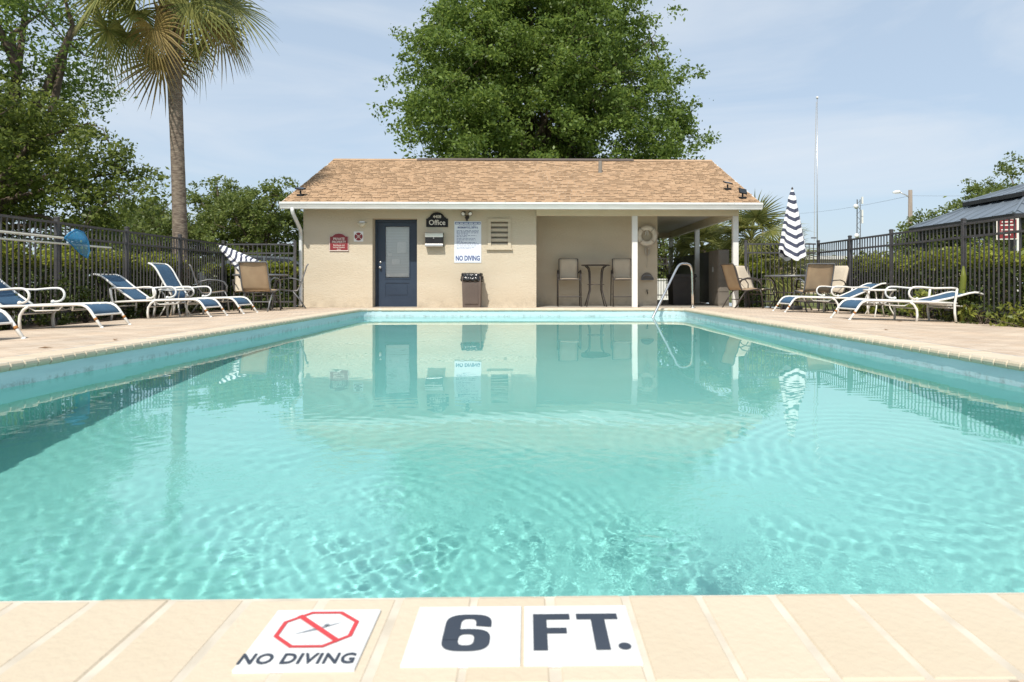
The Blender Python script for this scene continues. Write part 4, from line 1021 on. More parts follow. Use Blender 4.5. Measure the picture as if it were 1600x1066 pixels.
# porch storage
t = thing('storage_cabinet', 'taupe resin storage cabinet at the right side of the porch', 'cabinet', (4.80, 16.45, BZ))
MB().box((-.13, -.42, 0), (.13, .42, 1.38)).build('cabinet_body', 'cabinet', t)
for z0_, z1_ in ((.36, .62), (.64, .95), (.97, 1.30), (.06, .34)):
    MB().box((-.142, -.40, z0_), (-.131, -.01, z1_)).build('door_panel', 'cabinet', t); MB().box((-.142, .01, z0_), (-.131, .40, z1_)).build('door_panel', 'cabinet', t)
    MB().box((-.11, -.432, z0_), (.11, -.421, z1_)).build('side_panel', 'cabinet', t)
MB().box((-.165, -.02, .85), (-.143, .02, .97)).build('handle', 'silver', t)
t = thing('storage_bin', 'large dark lidded storage bin standing in the porch shade', 'bin', (4.05, 17.3, BZ))
mb = MB(); frus(mb, .27, .30, .30, .33, 0, .72); mb.build('body', 'dark_bin', t)
mb = MB(); frus(mb, .33, .36, .31, .34, .72, .80); mb.build('lid', 'dark_bin', t)
MB().box((-.30, -.345, .60), (.30, -.332, .66)).build('handle', 'dark_bin', t)
t = thing('privacy_screen', 'black slatted privacy screen along the right side of the porch', 'screen', (4.98, 16.5, BZ))
bd = MB().box((-.012, -.065, .03), (.012, .065, 1.42)).mesh('board'); bd.materials.append(M['gazebo_dark'])
for i in range(42): inst('board', bd, t, (0, i * .14 - .0, 0))
for z in (.2, 1.25): MB().box((.013, -.07, z), (.05, 5.82, z + .06)).build('rail', 'gazebo_dark', t)

# ------------------------------------------------------------------ fences
pick = MB().box((-.008, -.008, 0), (.008, .008, 1.0)).mesh('picket'); pick.materials.append(M['fence'])
def fence(label, p0, p1, post_at, z0, z1, sp=.1):
    a = Vector((p0[0], p0[1], 0)); b2 = Vector((p1[0], p1[1], 0)); L_ = (b2 - a).length; ang = math.atan2(b2.y - a.y, b2.x - a.x)
    t = thing('metal_fence', label, 'fence', (a.x, a.y, z0), ang)
    hh = z1 - z0
    for z, w_ in ((hh, .034), (hh - .20, .034), (.22, .034)):
        segs = [0] + sorted(post_at) + [L_]
        mb = MB(); mb.box((0, -.016, z - w_), (L_, .016, z)); mb.build('rail', 'fence', t)
    k = 0
    n_ = int(L_ / sp)
    for i in range(n_ + 1):
        s_ = i * sp
        if min([abs(s_ - q) for q in post_at] + [9]) < .045: continue
        o = inst('picket', pick, t, (s_, 0, .10)); o.scale = (1, 1, hh - .10 - .034 + .002)
    for q in post_at:
        p = MB().box((q - .026, -.026, -.1), (q + .026, .026, hh + .045)).build('post', 'fence', t)
        MB().box((q - .032, -.032, hh + .045), (q + .032, .032, hh + .06)).box((q - .025, -.025, hh + .06), (q + .025, .025, hh + .072)).build('post_cap', 'fence', p)
    return t
FLX, FRX, FBY = -6.85, 6.66, 14.98
ZT = 1.385
fence('long black picket fence on the left behind the sun loungers', (FLX, 3.2), (FLX, FBY), [0.05, 1.62, 3.2, 4.85, 5.62 + .9, 8.2, 9.92, FBY - 3.2], -.13, ZT)
fence('short black picket fence between left fence corner and the house', (FLX + .06, FBY), (-5.22, FBY), [1.54], -.13, ZT)
fence('long black picket fence on the right behind the sun loungers', (FRX, 3.2), (FRX, FBY), [.9, 2.9, 4.75, 6.75, 8.75, 10.3, FBY - 3.2], -.13, ZT + .02)
fence('short black picket fence between the porch and right fence corner', (4.95, FBY), (FRX - .06, FBY), [.04], -.13, ZT + .02)
fence('dark picket fence seen through the porch at the back', (3.3, 23.6), (9.3, 23.6), [.05, 1.8, 3.6, 5.4], -.13, 1.40)

# skimmer net and poles hung on the left fence
t = thing('skimmer_net', 'blue leaf skimmer on a white pole hung along the left fence', 'pool net', (FLX + .09, 0, 0))
MB().tube([(0, 4.2, 1.165), (0, 9.72, 1.145)], .017, 8).build('pole', 'pole', t)
fr = [(0.02, 9.72, 1.145), (.03, 9.80, 1.22), (.04, 9.93, 1.285), (.05, 10.08, 1.26), (.05, 10.18, 1.14), (.05, 10.22, .98), (.045, 10.18, .87), (.035, 10.05, .93), (.025, 9.88, 1.05), (.02, 9.72, 1.145)]
MB().tube(fr, .012, 6).build('net_frame', 'net', t, True)
mb = MB(); c = Vector((.10, 10.0, 1.09)); mb.v = [p for p in fr[:-1]] + [(Vector(p).lerp(c, .55) + Vector((.06, 0, 0))) for p in fr[:-1]] + [c + Vector((.07, 0, 0))]
k = len(fr) - 1; mb.f = [(i, (i + 1) % k, (i + 1) % k + k, i + k) for i in range(k)] + [(i + k, (i + 1) % k + k, 2 * k) for i in range(k)]
mb.build('net_bag', 'net', t, True)
for yy in (5.0, 8.1): MB().tube([(-.07, yy, 1.19), (-.02, yy, 1.13), (.03, yy, 1.135), (.035, yy, 1.19)], .008, 5).build('hook', 'fence', t)
t = thing('spare_pole', 'second white pole hung lower along the left fence', 'pole', (FLX + .07, 0, 0))
MB().tube([(0, 4.2, 1.055), (0, 10.85, 1.065)], .015, 8).build('pole_tube', 'pole', t)
for yy in (5.1, 8.2): MB().tube([(-.05, yy, 1.09), (-.02, yy, 1.03), (.02, yy, 1.035), (.025, yy, 1.08)], .008, 5).build('hook', 'fence', t)

# ================================================================== VEGETATION
def leaf_cards(P, size, rng, up=.35, asp=.5, jit=.35):
    n_ = len(P); N = rng.normal(size=(n_, 3)); N[:, 2] += up * 2; N /= np.linalg.norm(N, axis=1, keepdims=True)
    A_ = rng.normal(size=(n_, 3)); A_ -= N * (A_ * N).sum(1, keepdims=True); A_ /= np.linalg.norm(A_, axis=1, keepdims=True)
    B_ = np.cross(N, A_); s = (size * (1 + jit * rng.uniform(-1, 1, n_)))[:, None]
    V = np.empty((n_, 4, 3)); V[:, 0] = P - A_ * s * .5; V[:, 1] = P + B_ * s * asp * .5 + N * s * .08; V[:, 2] = P + A_ * s * .5; V[:, 3] = P - B_ * s * asp * .5 + N * s * .08
    F_ = np.arange(n_ * 4).reshape(n_, 4)
    return V.reshape(-1, 3), F_
def make_tree(name, label, cat, base, trunk_h, crown_c, crown_r, nclump, nleaf, leaf, m, seed, trunk_r=.25, clump_r=.7, group=None, profile=None, lean=(0, 0), hollow=.45, sub=5):
    rg = np.random.default_rng(seed); t = thing(name, label, cat, base, group=group)
    cc = np.array(crown_c) - np.array(base); cr = np.array(crown_r)
    # lumpy crown: clump centres
    lumps = rg.normal(size=(14, 3)); lumps /= np.linalg.norm(lumps, axis=1, keepdims=True)
    C = []
    while len(C) < nclump:
        d_ = rg.normal(size=3); d_ /= np.linalg.norm(d_)
        bump = .78 + .30 * max(0, (lumps @ d_).max() - .55) / .45 + rg.uniform(-.05, .06)
        rad = bump * (hollow + (1 - hollow) * rg.uniform() ** .45)
        p = d_ * rad
        if profile:
            f = profile((p[2] + 1) / 2); p[0] *= f; p[1] *= f
        C.append(cc + p * cr)
    C = np.array(C)
    # limbs
    tb = MB(); top = np.array([lean[0], lean[1], trunk_h])
    mid = top * .5 + np.array([rg.normal() * .08, rg.normal() * .08, 0]) * trunk_h * .3
    tb.tube([(0, 0, -.2), (0, 0, .05), tuple(mid), tuple(top)], [trunk_r * 1.5, trunk_r * 1.15, trunk_r * .9, trunk_r * .75], 10)
    nl = min(len(C), 26)
    far = C[rg.choice(len(C), nl, replace=False)]
    nodes = []
    for q in far:
        v = q - top; pts = [tuple(top - np.array([0, 0, .15]))]; rs_ = [trunk_r * .5]
        for u in (.33, .66, 1.0):
            p = top + v * u + np.array([0, 0, .14 * np.linalg.norm(v) * math.sin(PI * u)]) + rg.normal(size=3) * .05 * np.linalg.norm(v) * (u < 1)
            pts.append(tuple(p)); rs_.append(trunk_r * (.5 - .43 * u)); nodes.append(p)
        tb.tube(pts, rs_, 6)
    nodes = np.array(nodes)
    for q in C[::2]:
        j = np.argmin(((nodes - q) ** 2).sum(1)); p = nodes[j]; mid_ = (p + q) / 2 + rg.normal(size=3) * .12
        tb.tube([tuple(p), tuple(mid_), tuple(q)], [trunk_r * .09, trunk_r * .06, trunk_r * .03], 4, cap=False)
    tb.build('trunk', 'bark', t, True)
    # leaves: clumps made of sub-clumps
    per = max(1, nleaf // nclump); Ps = []
    for q in C:
        sc = q + rg.normal(size=(sub, 3)) * clump_r * np.array([.62, .62, .42])
        k_ = rg.integers(0, sub, per); e = rg.normal(size=(per, 3)) * clump_r * np.array([.30, .30, .2])
        Ps.append(sc[k_] + e)
    V, F_ = leaf_cards(np.concatenate(Ps), leaf, rg)
    npmesh('crown', V, F_, m, t)
    return t
# big oak behind the house
make_tree('oak_tree', 'large round green tree rising behind the pool house roof', 'tree', (.75, 30.5, -.16), 4.2, (.45, 30.5, 8.2), (6.55, 5.8, 8.2), 760, 200000, .185, 'oak', 21, .26, .72, profile=lambda u: 1.10 - .10 * u / .42 if u < .42 else 1.0 - .26 * (u - .42) / .58, hollow=.12)
# live oaks on the left
make_tree('live_oak', 'tall spreading tree at the upper left behind the palm', 'tree', (-16.0, 19.5, -.16), 3.0, (-16.9, 19.5, 7.6), (4.5, 4.4, 4.6), 200, 24000, .15, 'oak', 31, .34, .62, hollow=.3, lean=(.6, 0))
make_tree('live_oak', 'dark dense tree low at the left behind the fence', 'tree', (-14.3, 17.2, -.16), 1.7, (-13.9, 17.4, 3.3), (3.3, 2.6, 2.6), 170, 42000, .125, 'oak_dark', 32, .24, .55, hollow=.3, lean=(-.4, 0))
for i, (x, y, zt, r_, lb) in enumerate(((-21.0, 38, 5.2, 2.7, 'background tree just right of the palm trunk base'), (-18.3, 40, 6.3, 2.6, 'background tree between the palm trunk and the roof'), (-15.2, 38, 6.1, 2.6, 'background tree at the left end of the roof'), (-25.0, 42, 5.6, 3.2, 'background tree behind the palm trunk'), (-12.6, 41, 5.6, 2.4, 'background tree partly hidden by the left roof corner'))):
    make_tree('background_tree', lb, 'tree', (x, y, -.16), 1.6, (x, y, zt * .55), (r_, r_, zt * .5), 110, 15000, .20, 'far_leaf', 50 + i, .2, .55, 'background trees on the left', hollow=.3)
for i, (x, y, zt, r_, lb) in enumerate(((28.6, 36, 7.4, 3.5, 'tallest background tree above the gazebo roof at the right edge'), (24.8, 35, 5.6, 2.5, 'background tree left of the gazebo roof peak'), (22.6, 37, 4.0, 1.6, 'smallest background tree left of the gazebo, by the lamp pole'))):
    make_tree('background_tree', lb, 'tree', (x, y, -.16), 1.6, (x, y, zt * .56), (r_, r_, zt * .5), 110, 15000, .19, 'far_leaf', 60 + i, .2, .55, 'background trees on the right', hollow=.3)
for i, (x, y, zt, r_, lb) in enumerate(((6.0, 27.5, 3.6, 2.2, 'leafy tree seen through the back of the porch'),)):
    make_tree('garden_tree', lb, 'tree', (x, y, -.16), 1.0, (x, y, zt * .55), (r_, r_ * .8, zt * .48), 70, 9000, .15, 'far_leaf', 70 + i, .12, .5, hollow=.3)
# far wood along the horizon
rg = np.random.default_rng(80); Ps = []
for k in range(420):
    a = rg.uniform(-75, 75); dist = rg.uniform(75, 110); h_ = rg.uniform(2.0, 3.8) * dist / 80
    if 14 < a < 30: h_ *= .72
    c = np.array([dist * math.sin(R(a)), dist * math.cos(R(a)), h_ * .5]); Ps.append(c + rg.normal(size=(110, 3)) * np.array([2.2, 2.2, h_ * .30]))
V, F_ = leaf_cards(np.concatenate(Ps), .62, rg); tag(npmesh('distant_wood', V, F_, 'far_leaf'), 'distant belt of trees along the horizon', 'trees', kind='stuff')

# fan palms
def frond_mesh(rg, L_, fan, droop, name, nleaf=36, spread=140, petiole=.9):
    # petiole along +x, then the fan blade tilts down from its end; leaflets stiff with bent tips
    mb = MB(); pet = petiole
    pts = [(0, 0, 0), (pet * .35, 0, .02), (pet * .7, 0, -.02 - .06 * droop), (pet, 0, -.10 - .16 * droop)]
    mb.tube(pts, [.024, .018, .014, .011], 5)
    o = Vector(pts[-1]); tilt = R(14 + 46 * droop); roll = rg.uniform(-.6, .6)
    rot = Matrix.Rotation(tilt, 3, 'Y') @ Matrix.Rotation(roll, 3, 'X')
    for i in range(nleaf):
        u = i / (nleaf - 1) * 2 - 1; a = R(u * spread); ln = fan * (1 - .25 * abs(u) ** 2) * rg.uniform(.88, 1.08)
        dx, dy = math.cos(a), math.sin(a); wv = .040 * fan
        bend = rg.uniform(.10, .30) * (1 + .5 * droop); segs = []
        for q in range(5):
            f = q / 4
            p = Vector((dx * ln * f, dy * ln * f, .10 * ln * f * abs(u) - .05 * math.cos(a) * f * f))
            w_ = wv * (.30 + 1.1 * min(f * 2.0, 1)) * (1 - f ** 2.5) + .001
            side = Vector((-dy, dx, 0)) * w_ * .5; fold = Vector((0, 0, w_ * .25))
            drop = Vector((0, 0, -bend * ln * f ** 3))
            segs.append([o + rot @ z_ + drop for z_ in (p - side, p + fold, p + side)])
        k = len(mb.v)
        for s3 in segs: mb.v += [tuple(z_) for z_ in s3]
        for q in range(4):
            b0 = k + q * 3; mb.f += [(b0, b0 + 1, b0 + 4, b0 + 3), (b0 + 1, b0 + 2, b0 + 5, b0 + 4)]
    return mb
def palm(name, label, base, h, r_, nf, fan, pet, seed, lean=(0, 0), old=6, boots=True, elev=(-50, 75), group=None):
    rg = random.Random(seed); t = thing(name, label, 'palm tree', base, group=group)
    mb = MB(); pts = []; rs_ = []
    N_ = 34
    for i in range(N_ + 1):
        u = i / N_; pts.append((lean[0] * u ** 1.5, lean[1] * u, h * u)); rs_.append(r_ * (1.22 - .30 * min(u * 6, 1) + .05 * math.sin(u * 9) + (.018 if i % 2 else 0) + (.16 * max(0, u - .86) / .14 if boots else 0)))
    mb.tube(pts, rs_, 14); mb.build('trunk', 'palm_bark', t, True)
    top = Vector(pts[-1])
    if boots:
        for i in range(46):
            a = i * 2.4; z = -.95 + 1.15 * i / 46; rr2 = r_ * (1.0 + .1 * i / 46)
            b_ = MB(); c, s_ = math.cos(a), math.sin(a)
            b_.tube([(c * rr2 * .8, s_ * rr2 * .8, z), (c * (rr2 + .08), s_ * (rr2 + .08), z + .13), (c * (rr2 + .16), s_ * (rr2 + .16), z + .28)], [.05, .042, .018], 5)
            b_.build('leaf_boot', 'palm_boot', t, loc=top)
    ms = []
    for v in range(5):
        rr3 = random.Random(seed * 10 + v); me = frond_mesh(rr3, 1, fan, [.0, .35, .7, .9, 1.2][v], 'frond', petiole=pet).mesh('frond'); ms.append(me)
    for i in range(nf):
        u = i / nf; el = elev[1] + (elev[0] - elev[1]) * u + rg.uniform(-10, 10); az = i * 137.5 + rg.uniform(-12, 12)
        is_old = i >= nf - old
        me = ms[min(4, int(u * 5))]
        key = 'frond_old' if is_old else 'frond'
        me2 = me.copy() if len(me.materials) and me.materials[0] != M[key] else me
        if not len(me2.materials): me2.materials.append(M[key])
        else: me2.materials[0] = M[key]
        o = inst('frond', me2, t, top + Vector((0, 0, .12 - .3 * u))); o.rotation_euler = (rg.uniform(-.35, .35), -R(el), R(az))
        s_ = rg.uniform(.85, 1.1); o.scale = (s_, s_, s_)
    return t
palm('palm_tree', 'tall fan palm with bare trunk behind the left fence', (-7.28, 14.0, -.16), 6.6, .150, 37, .97, 1.15, 5, lean=(-.22, 0), old=3, elev=(-26, 74))
palm('fan_palm', 'small fan palm behind the porch corner post', (6.35, 18.6, -.16), 1.9, .13, 24, .85, .55, 6, old=3, boots=False, elev=(-25, 80), group='small fan palms by the porch')
palm('fan_palm', 'small fan palm seen between the porch posts', (5.75, 21.6, -.16), 1.75, .12, 22, .9, .6, 7, old=3, boots=False, elev=(-25, 80), group='small fan palms by the porch')
palm('fan_palm', 'low fan palm left of the upright striped parasol', (6.95, 18.0, -.16), 1.1, .11, 18, .75, .5, 8, old=2, boots=False, elev=(-15, 75), group='small fan palms by the porch')

def hedge(label, x0, x1, y0, y1, h, nl, seed, leaf=.07, tip=.18, name='hedge'):
    rg = np.random.default_rng(seed); t = thing(name, label, 'hedge', ((x0 + x1) / 2, (y0 + y1) / 2, -.14))
    cx, cy = (x0 + x1) / 2, (y0 + y1) / 2; hx, hy = (x1 - x0) / 2, (y1 - y0) / 2
    P = rg.uniform(-1, 1, (nl, 3)); P[:, 2] = rg.uniform(0, 1, nl)
    # push to the shell
    ax = rg.integers(0, 3, nl); sh_ = rg.uniform(size=nl) < .7
    for k in (0, 1):
        mk = sh_ & (ax == k); P[mk, k] = np.sign(P[mk, k]) * (1 - np.abs(rg.normal(size=mk.sum())) * .18)
    mk = sh_ & (ax == 2); P[mk, 2] = 1 - np.abs(rg.normal(size=mk.sum())) * .08
    X = P[:, 0] * hx; Y = P[:, 1] * hy
    wob = .07 * np.sin(Y * 2.3 + seed) + .06 * np.sin(X * 3.1 + Y * 4.7) + .05 * np.sin(Y * 9.1)
    Z = P[:, 2] * (h + wob) + rg.normal(size=nl) * .025
    X = X * (1 + .10 * np.sin(Y * 3.7 + Z * 5)) + rg.normal(size=nl) * .02; Y = Y + rg.normal(size=nl) * .02
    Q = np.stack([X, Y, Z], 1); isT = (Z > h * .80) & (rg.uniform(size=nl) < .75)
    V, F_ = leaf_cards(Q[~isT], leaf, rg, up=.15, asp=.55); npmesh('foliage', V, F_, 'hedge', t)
    V, F_ = leaf_cards(np.concatenate([Q[isT], Q[isT] + rg.normal(size=(isT.sum(), 3)) * .03]), leaf * 1.05, rg, up=.5, asp=.5); npmesh('lit_tips', V, F_, 'hedge_tip', t)  # sunlit hedge top drawn as brighter, yellower leaves
    mb = MB(); rq_ = random.Random(seed)
    for i in range(int(2 * max(hx, hy) / .28)):
        along = (-max(hx, hy) + .15 + i * .28); q = (rq_.uniform(-.1, .1), along, 0) if hy > hx else (along, rq_.uniform(-.1, .1), 0)
        for k in range(3): mb.tube([q, (q[0] + rq_.uniform(-.12, .12), q[1] + rq_.uniform(-.12, .12), h * .5), (q[0] + rq_.uniform(-.25, .25), q[1] + rq_.uniform(-.2, .2), h * .92)], [.014, .010, .005], 4, cap=False)
    mb.build('stems', 'bark', t)
    return t
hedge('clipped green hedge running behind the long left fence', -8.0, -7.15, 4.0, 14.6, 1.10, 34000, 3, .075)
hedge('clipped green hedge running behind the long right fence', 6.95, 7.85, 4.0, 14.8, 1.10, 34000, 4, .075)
hedge('bright leafy shrub hedge behind the short left fence', -7.4, -5.35, 15.25, 16.0, 1.05, 9000, 5, .085)
hedge('leafy shrub beside the porch behind the short right fence', 5.05, 5.55, 15.25, 15.8, 1.10, 3500, 6, .085)
def bed_plant(label, x, y, h, nl, seed, leaf=.09, m='plant', sp=.16, name='bed_plant'):
    rg = np.random.default_rng(seed); t = thing(name, label, 'plant', (x, y, -.115), group='plants at the foot of the fences')
    C = rg.normal(size=(9, 3)) * np.array([sp, sp, h * .25]) + np.array([0, 0, h * .55])
    P = C[rg.integers(0, 9, nl)] + rg.normal(size=(nl, 3)) * np.array([sp * .4, sp * .4, h * .13]); P[:, 2] = np.abs(P[:, 2]) + .02
    V, F_ = leaf_cards(P, leaf, rg, up=.3, asp=.42); npmesh('foliage', V, F_, m, t)
    mb = MB()
    for c in C: mb.tube([(0, 0, -.02), (c[0] * .5, c[1] * .5, c[2] * .6), tuple(c)], [.008, .006, .003], 4, cap=False)
    mb.build('stems', 'bark', t)
k = 0
RIGHT = ['low yellow green plant under the far arm of the right loungers', 'small leafy plant at the right fence between side table and lounger', 'bushy plant behind the right side table', 'twiggy low plant under the near right lounger head', 'sparse plant at the right fence beside the lounger head', 'yellow green clump at the right picture edge', 'low dark plant behind the right lounger legs', 'thin plant at the foot of the right fence post', 'leafy clump right of the near right lounger', 'small plant close to the right picture edge']
for i, (yy, hh) in enumerate(((12.6, .35), (11.6, .42), (10.7, .62), (10.2, .45), (9.75, .5), (8.35, .36), (11.1, .35), (9.3, .45), (9.0, .34), (8.65, .4))):
    bed_plant(RIGHT[i], 6.52 + .05 * math.sin(i * 2.3), yy, hh * .72, 170, 200 + i, .075 if i % 2 else .095, 'plant' if i % 3 != 1 else 'hedge')
LEFT = ['dark leafy shrub behind the lounger at the left edge', 'dark shrub at the left fence under the skimmer net', 'dark shrub behind the nearest full left lounger', 'dark leafy clump between the left lounger heads', 'low shrub behind the half raised lounger', 'low shrub behind the white left side table', 'small shrub behind the steeply raised lounger', 'small shrub near the left fence corner']
for i, (yy, hh) in enumerate(((7.7, .62), (8.7, .6), (9.4, .66), (10.2, .55), (10.9, .5), (11.6, .48), (12.4, .45), (13.4, .4))):
    bed_plant(LEFT[i], -6.74, yy, hh * .8, 420, 300 + i, .07, 'hedge', .12)
# upright cactus-like plant behind the right lounger
t = thing('snake_plant', 'upright pale green succulent at the right fence', 'plant', (6.52, 9.78, -.115))
for i, (dx, dy, h_) in enumerate(((0, 0, .86), (.03, .06, .62), (-.03, -.05, .5))):
    mb = MB(); mb.tube([(dx, dy, 0), (dx, dy + .01, h_ * .4), (dx + .01, dy - .02, h_ * .8), (dx + .01, dy - .02, h_)], [.035, .05, .045, .012], 6); mb.build('stalk', 'plant', t, True)

# ================================================================== BACKGROUND THINGS
# gazebo
t = thing('gazebo', 'dark metal gazebo with a two tier hipped roof beyond the right fence', 'gazebo', (13.3, 17.1, -.16))
def hip(mb, hw, z0, z1, tw, th=.03):
    a = [(-hw, -hw, z0), (hw, -hw, z0), (hw, hw, z0), (-hw, hw, z0), (-tw, -tw, z1), (tw, -tw, z1), (tw, tw, z1), (-tw, tw, z1)]
    mb.add(a, [(0, 1, 5, 4), (1, 2, 6, 5), (2, 3, 7, 6), (3, 0, 4, 7), (4, 5, 6, 7)])
    mb.add([(x * .99, y * .99, z - th) for x, y, z in a], [(1, 0, 4, 5), (2, 1, 5, 6), (3, 2, 6, 7), (0, 3, 7, 4)])
mb = MB(); hip(mb, 2.08, 2.26, 2.86, .85); lr = mb.build('lower_roof', 'gazebo_metal', t)
mb = MB(); hip(mb, 1.12, 2.90, 3.30, .02); ur = mb.build('upper_roof', 'gazebo_metal', t)
for (par, hw, z0, z1, tw, cnt) in ((lr, 2.08, 2.26, 2.86, .85, 9), (ur, 1.12, 2.90, 3.30, .02, 5)):
    for side in range(4):
        c, s_ = math.cos(side * PI / 2), math.sin(side * PI / 2)
        for i in range(cnt):
            u = (i + .5) / cnt * 2 - 1
            e0 = (u * hw, -hw, z0 + .012); e1 = (u * hw, -max(tw, abs(u) * hw), 0)
            f = (hw - max(tw, abs(u) * hw)) / (hw - tw); e1 = (u * hw, -hw + (hw - tw) * f, z0 + (z1 - z0) * f + .012)
            MB().tube([(e0[0] * c - e0[1] * s_, e0[0] * s_ + e0[1] * c, e0[2]), (e1[0] * c - e1[1] * s_, e1[0] * s_ + e1[1] * c, e1[2])], .016, 4).build('seam', 'gazebo_metal', par)
        p0 = (-hw, -hw, z0 + .015); p1 = (-tw, -tw, z1 + .015)
        MB().tube([(p0[0] * c - p0[1] * s_, p0[0] * s_ + p0[1] * c, p0[2]), (p1[0] * c - p1[1] * s_, p1[0] * s_ + p1[1] * c, p1[2])], .032, 6).build('hip_cap', 'gazebo_metal', par)
        MB().box((-hw, -hw - .02, z0 - .10), (hw, -hw, z0 + .006)).build('fascia', 'gazebo_dark', par).rotation_euler = (0, 0, side * PI / 2)
for sx in (-1, 1):
    for sy in (-1, 1):
        MB().cbox((sx * 1.85, sy * 1.85, 1.1), (.16, .16, 2.3)).build('post', 'gazebo_dark', t)
        MB().tube([(sx * .8, sy * .8, 2.80), (sx * .8, sy * .8, 3.0)], .03, 6).build('roof_strut', 'gazebo_dark', t)
for k in range(4):
    MB().box((-1.9, -1.91, 2.06), (1.9, -1.79, 2.22)).build('beam', 'gazebo_dark', t).rotation_euler = (0, 0, k * PI / 2)
# red sign on a post beyond the right fence
t = thing('notice_sign', 'dark red sign with cream border on a post before the gazebo', 'sign', (10.42, 14.15, -.16), R(-18))
MB().box((-.20, -.012, 1.60), (.20, 0, 2.06)).build('backing', 'cream_ink', t)
MB().box((-.178, -.016, 1.625), (.178, -.0125, 2.035)).build('board', 'maroon', t)
MB().cbox((.22, .03, 1.03), (.06, .05, 2.06)).build('sign_post', 'white_paint', t)
mb = MB()
for z, w_ in ((1.97, .10), (1.90, .12), (1.80, .11), (1.745, .12), (1.69, .07)):
    mb.add([(-w_, -.0172, z), (w_ * .2, -.0172, z), (w_ * .2, -.0172, z + .026), (-w_, -.0172, z + .026)], [(0, 1, 2, 3)]); mb.add([(w_ * .32, -.0172, z), (w_, -.0172, z), (w_, -.0172, z + .026), (w_ * .32, -.0172, z + .026)], [(0, 1, 2, 3)])
mb.build('print_lines', 'cream_ink', t)
# flagpole
t = thing('flagpole', 'thin bare white flagpole with rope behind the right table', 'flagpole', (8.86, 20.0, -.16))
MB().tube([(0, 0, 0), (0, 0, 3.2), (0, 0, 6.3)], [.018, .015, .010], 8).build('mast', 'silver', t, True)
MB().tube([(-.10, -.02, 1.95), (-.085, -.02, 4.0), (-.03, 0, 6.2)], .007, 4).build('halyard', 'rope', t)
MB().box((-.20, -.03, 2.02), (-.04, -.01, 2.06)).build('cleat', 'grey_frame', t); MB().ball((0, 0, 6.33), .04, 8).build('finial', 'white_paint', t)
# low building far behind
t = thing('low_building', 'low beige flat roofed building far behind the right table', 'building', (20.5, 42, -.16))
MB().box((-5.0, 0, 0), (9, 6, 2.2)).build('wall', 'far_wall', t); MB().box((-5.2, -.3, 2.2), (9.2, 6.2, 2.42)).build('roof_edge', 'white_paint', t)
for xx in (-3.2, 1.5, 5): 
    w_ = MB().box((xx, -.03, .8), (xx + 1.2, -.005, 1.8)).build('window', 'car_glass', t); MB().box((xx - .06, -.05, .72), (xx + 1.26, -.031, .80)).build('sill', 'white_paint', w_)
t = thing('garden_wall', 'low white wall seen through the back of the porch', 'wall', (5.6, 26.0, -.16))
MB().box((-2.2, 0, 0), (2.0, .15, .78)).build('wall_body', 'white_paint', t); MB().box((-2.23, -.03, .78), (2.03, .18, .84)).build('coping', 'white_paint', t)
# street lamp on wooden pole
t = thing('street_lamp', 'cobra head street lamp on a weathered wooden pole', 'street lamp', (26.4, 45, -.16))
MB().tube([(0, 0, 0), (0, 0, 7.1)], [.19, .13], 8).build('pole', 'wood_pole', t, True)
MB().tube([(0, 0, 6.55), (-.35, -.05, 6.75), (-.8, -.1, 6.93)], .04, 6).build('arm', 'silver', t, True)
mb = MB(); mb.tube([(-.72, -.1, 6.92), (-.85, -.1, 6.96), (-1.1, -.1, 6.94), (-1.28, -.1, 6.90)], [.05, .12, .12, .04], 8); mb.build('lamp_head', 'white_paint', t, True)
t = thing('power_pole', 'thin distant power pole with crossarm above the fan palms', 'pole', (31.6, 88, -.16))
MB().tube([(0, 0, 0), (0, 0, 10.7)], .12, 6).build('pole', 'wood_pole', t); MB().box((-1.0, -.06, 9.9), (1.0, .06, 10.05)).build('crossarm', 'wood_pole', t); MB().box((-.8, -.06, 9.1), (.8, .06, 9.22)).build('crossarm', 'wood_pole', t)
t = thing('power_line', 'thin power line sagging across the sky from pole to lamp', 'wire', (0, 0, 0))
p0, p1 = Vector((31.6, 88, 9.9)), Vector((26.4, 45, 6.55)); p2 = Vector((44, 40, 7.0))
def sag(a, b_, s_): return [tuple(a.lerp(b_, i / 12) - Vector((0, 0, s_ * 4 * (i / 12) * (1 - i / 12)))) for i in range(13)]
MB().tube(sag(p0, p1, .5), .011, 4).build('wire', 'grey_frame', t); MB().tube(sag(p1, p2, .35), .009, 4).build('wire', 'grey_frame', t)
t = thing('cell_tower', 'distant lattice cell tower with white dishes above the right fence', 'tower', (76, 150, -.16))
for (dx, dy) in ((-.5, 0), (.5, 0), (0, .8)): MB().tube([(dx, dy, 0), (dx * .7, dy * .7, 20.0)], .10, 5).build('mast_leg', 'grey_frame', t)
for i in range(16):
    z = 1 + i * 1.18; s_ = 1 if i % 2 else -1; MB().tube([(-.5 * s_, 0, z), (.5 * s_, 0, z + 1.18)], .06, 4).build('brace', 'grey_frame', t)
for z, dx in ((18.2, -1.0), (11.5, -.8)):
    o_ = MB().lathe([(.05, 0), (.5, .2), (.62, .38)], (0, 0, 0), 10).build('dish', 'white_paint', t, True); o_.location = (dx, -.5, z); o_.rotation_euler = (R(80), 0, 0)
for z in (19.0, 16.0, 14.5): MB().box((.7, -.2, z), (1.0, .2, z + 1.6)).build('antenna_panel', 'white_paint', t)
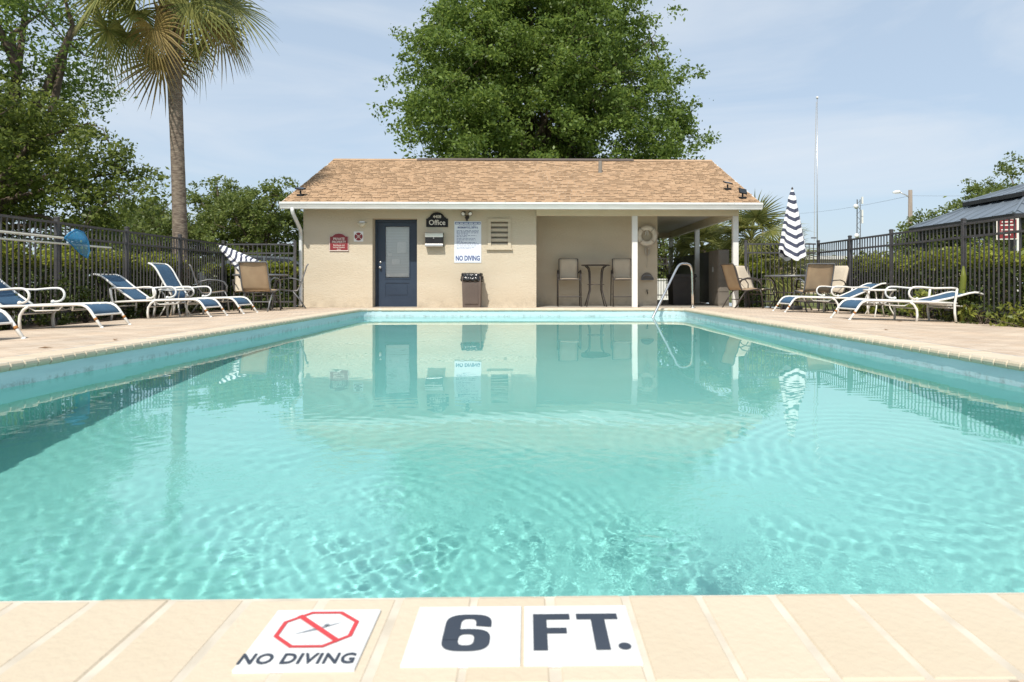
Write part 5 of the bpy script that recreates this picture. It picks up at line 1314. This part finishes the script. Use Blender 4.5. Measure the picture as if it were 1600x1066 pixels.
# parked car glimpsed behind the left corner hedge
def car(name, label, x, y, rz, body):
    t = thing(name, label, 'car', (x, y, -.16), rz)
    P_ = [(-2.2, .35), (-2.25, .75), (-2.05, .98), (-1.5, 1.05), (-.85, 1.60), (.9, 1.66), (1.85, 1.15), (2.2, 1.0), (2.25, .4), (1.9, .28), (-1.9, .28)]
    MB().prism(P_, -.85, .85).build('body', body, t)
    for s_ in (-1, 1):
        MB().prism([(-1.3, 1.08), (-.78, 1.52), (.05, 1.57), (.05, 1.08)], s_ * .852 - .004, s_ * .852 + .004).build('window', 'car_glass', t)
        MB().prism([(.12, 1.08), (.12, 1.57), (.85, 1.58), (1.55, 1.12)], s_ * .852 - .004, s_ * .852 + .004).build('window', 'car_glass', t)
        for xx in (-1.35, 1.35):
            w_ = MB().lathe([(.02, -.1), (.33, -.1), (.35, -.06), (.35, .06), (.33, .1), (.02, .1)], (0, 0, 0), 18).build('tyre', 'tyre', t); w_.location = (xx, s_ * .80, .35); w_.rotation_euler = (R(90), 0, 0)
            MB().lathe([(.02, -.115), (.2, -.115), (.21, .115), (.02, .115)], (0, 0, 0), 12).build('rim', 'silver', w_)
    for yy in (-.6, .6): MB().cbox((-2.235, yy, .8), (.05, .3, .14)).build('headlight', 'paper', t)
car('parked_car', 'dark grey car glimpsed behind the left corner shrubs', -9.6, 24.5, R(200), 'car_paint')
car('parked_car', 'white car glimpsed beside the house behind the left shrubs', -7.0, 27.5, R(185), 'car_white')
# a few fallen leaves on the deck
lf = MB().add([(-.05, 0, .004), (-.01, .022, .012), (.05, .004, .006), (-.005, -.02, .010), (0, 0, .003)], [(0, 4, 1), (1, 4, 2), (2, 4, 3), (3, 4, 0)]).mesh('fallen_leaf'); lf.materials.append(M['dead_leaf'])
for (x, y, a, lb) in ((-3.62, 5.02, .4, 'brown leaf on the left coping edge, the nearer one'), (-3.52, 5.7, 1.9, 'brown leaf on the left deck, the farther one'), (3.85, 7.0, .8, 'brown leaf on the right deck near the coping'), (5.3, 9.3, 2.4, 'brown leaf by the near right lounger'), (3.05, 12.95, 1.1, 'dark leaf on the far coping by the handrail')):
    o = inst('fallen_leaf', lf, None, (x, y, deckz(x, y) + .002), a); tag(o, lb, 'leaf', 'fallen leaves on the deck')
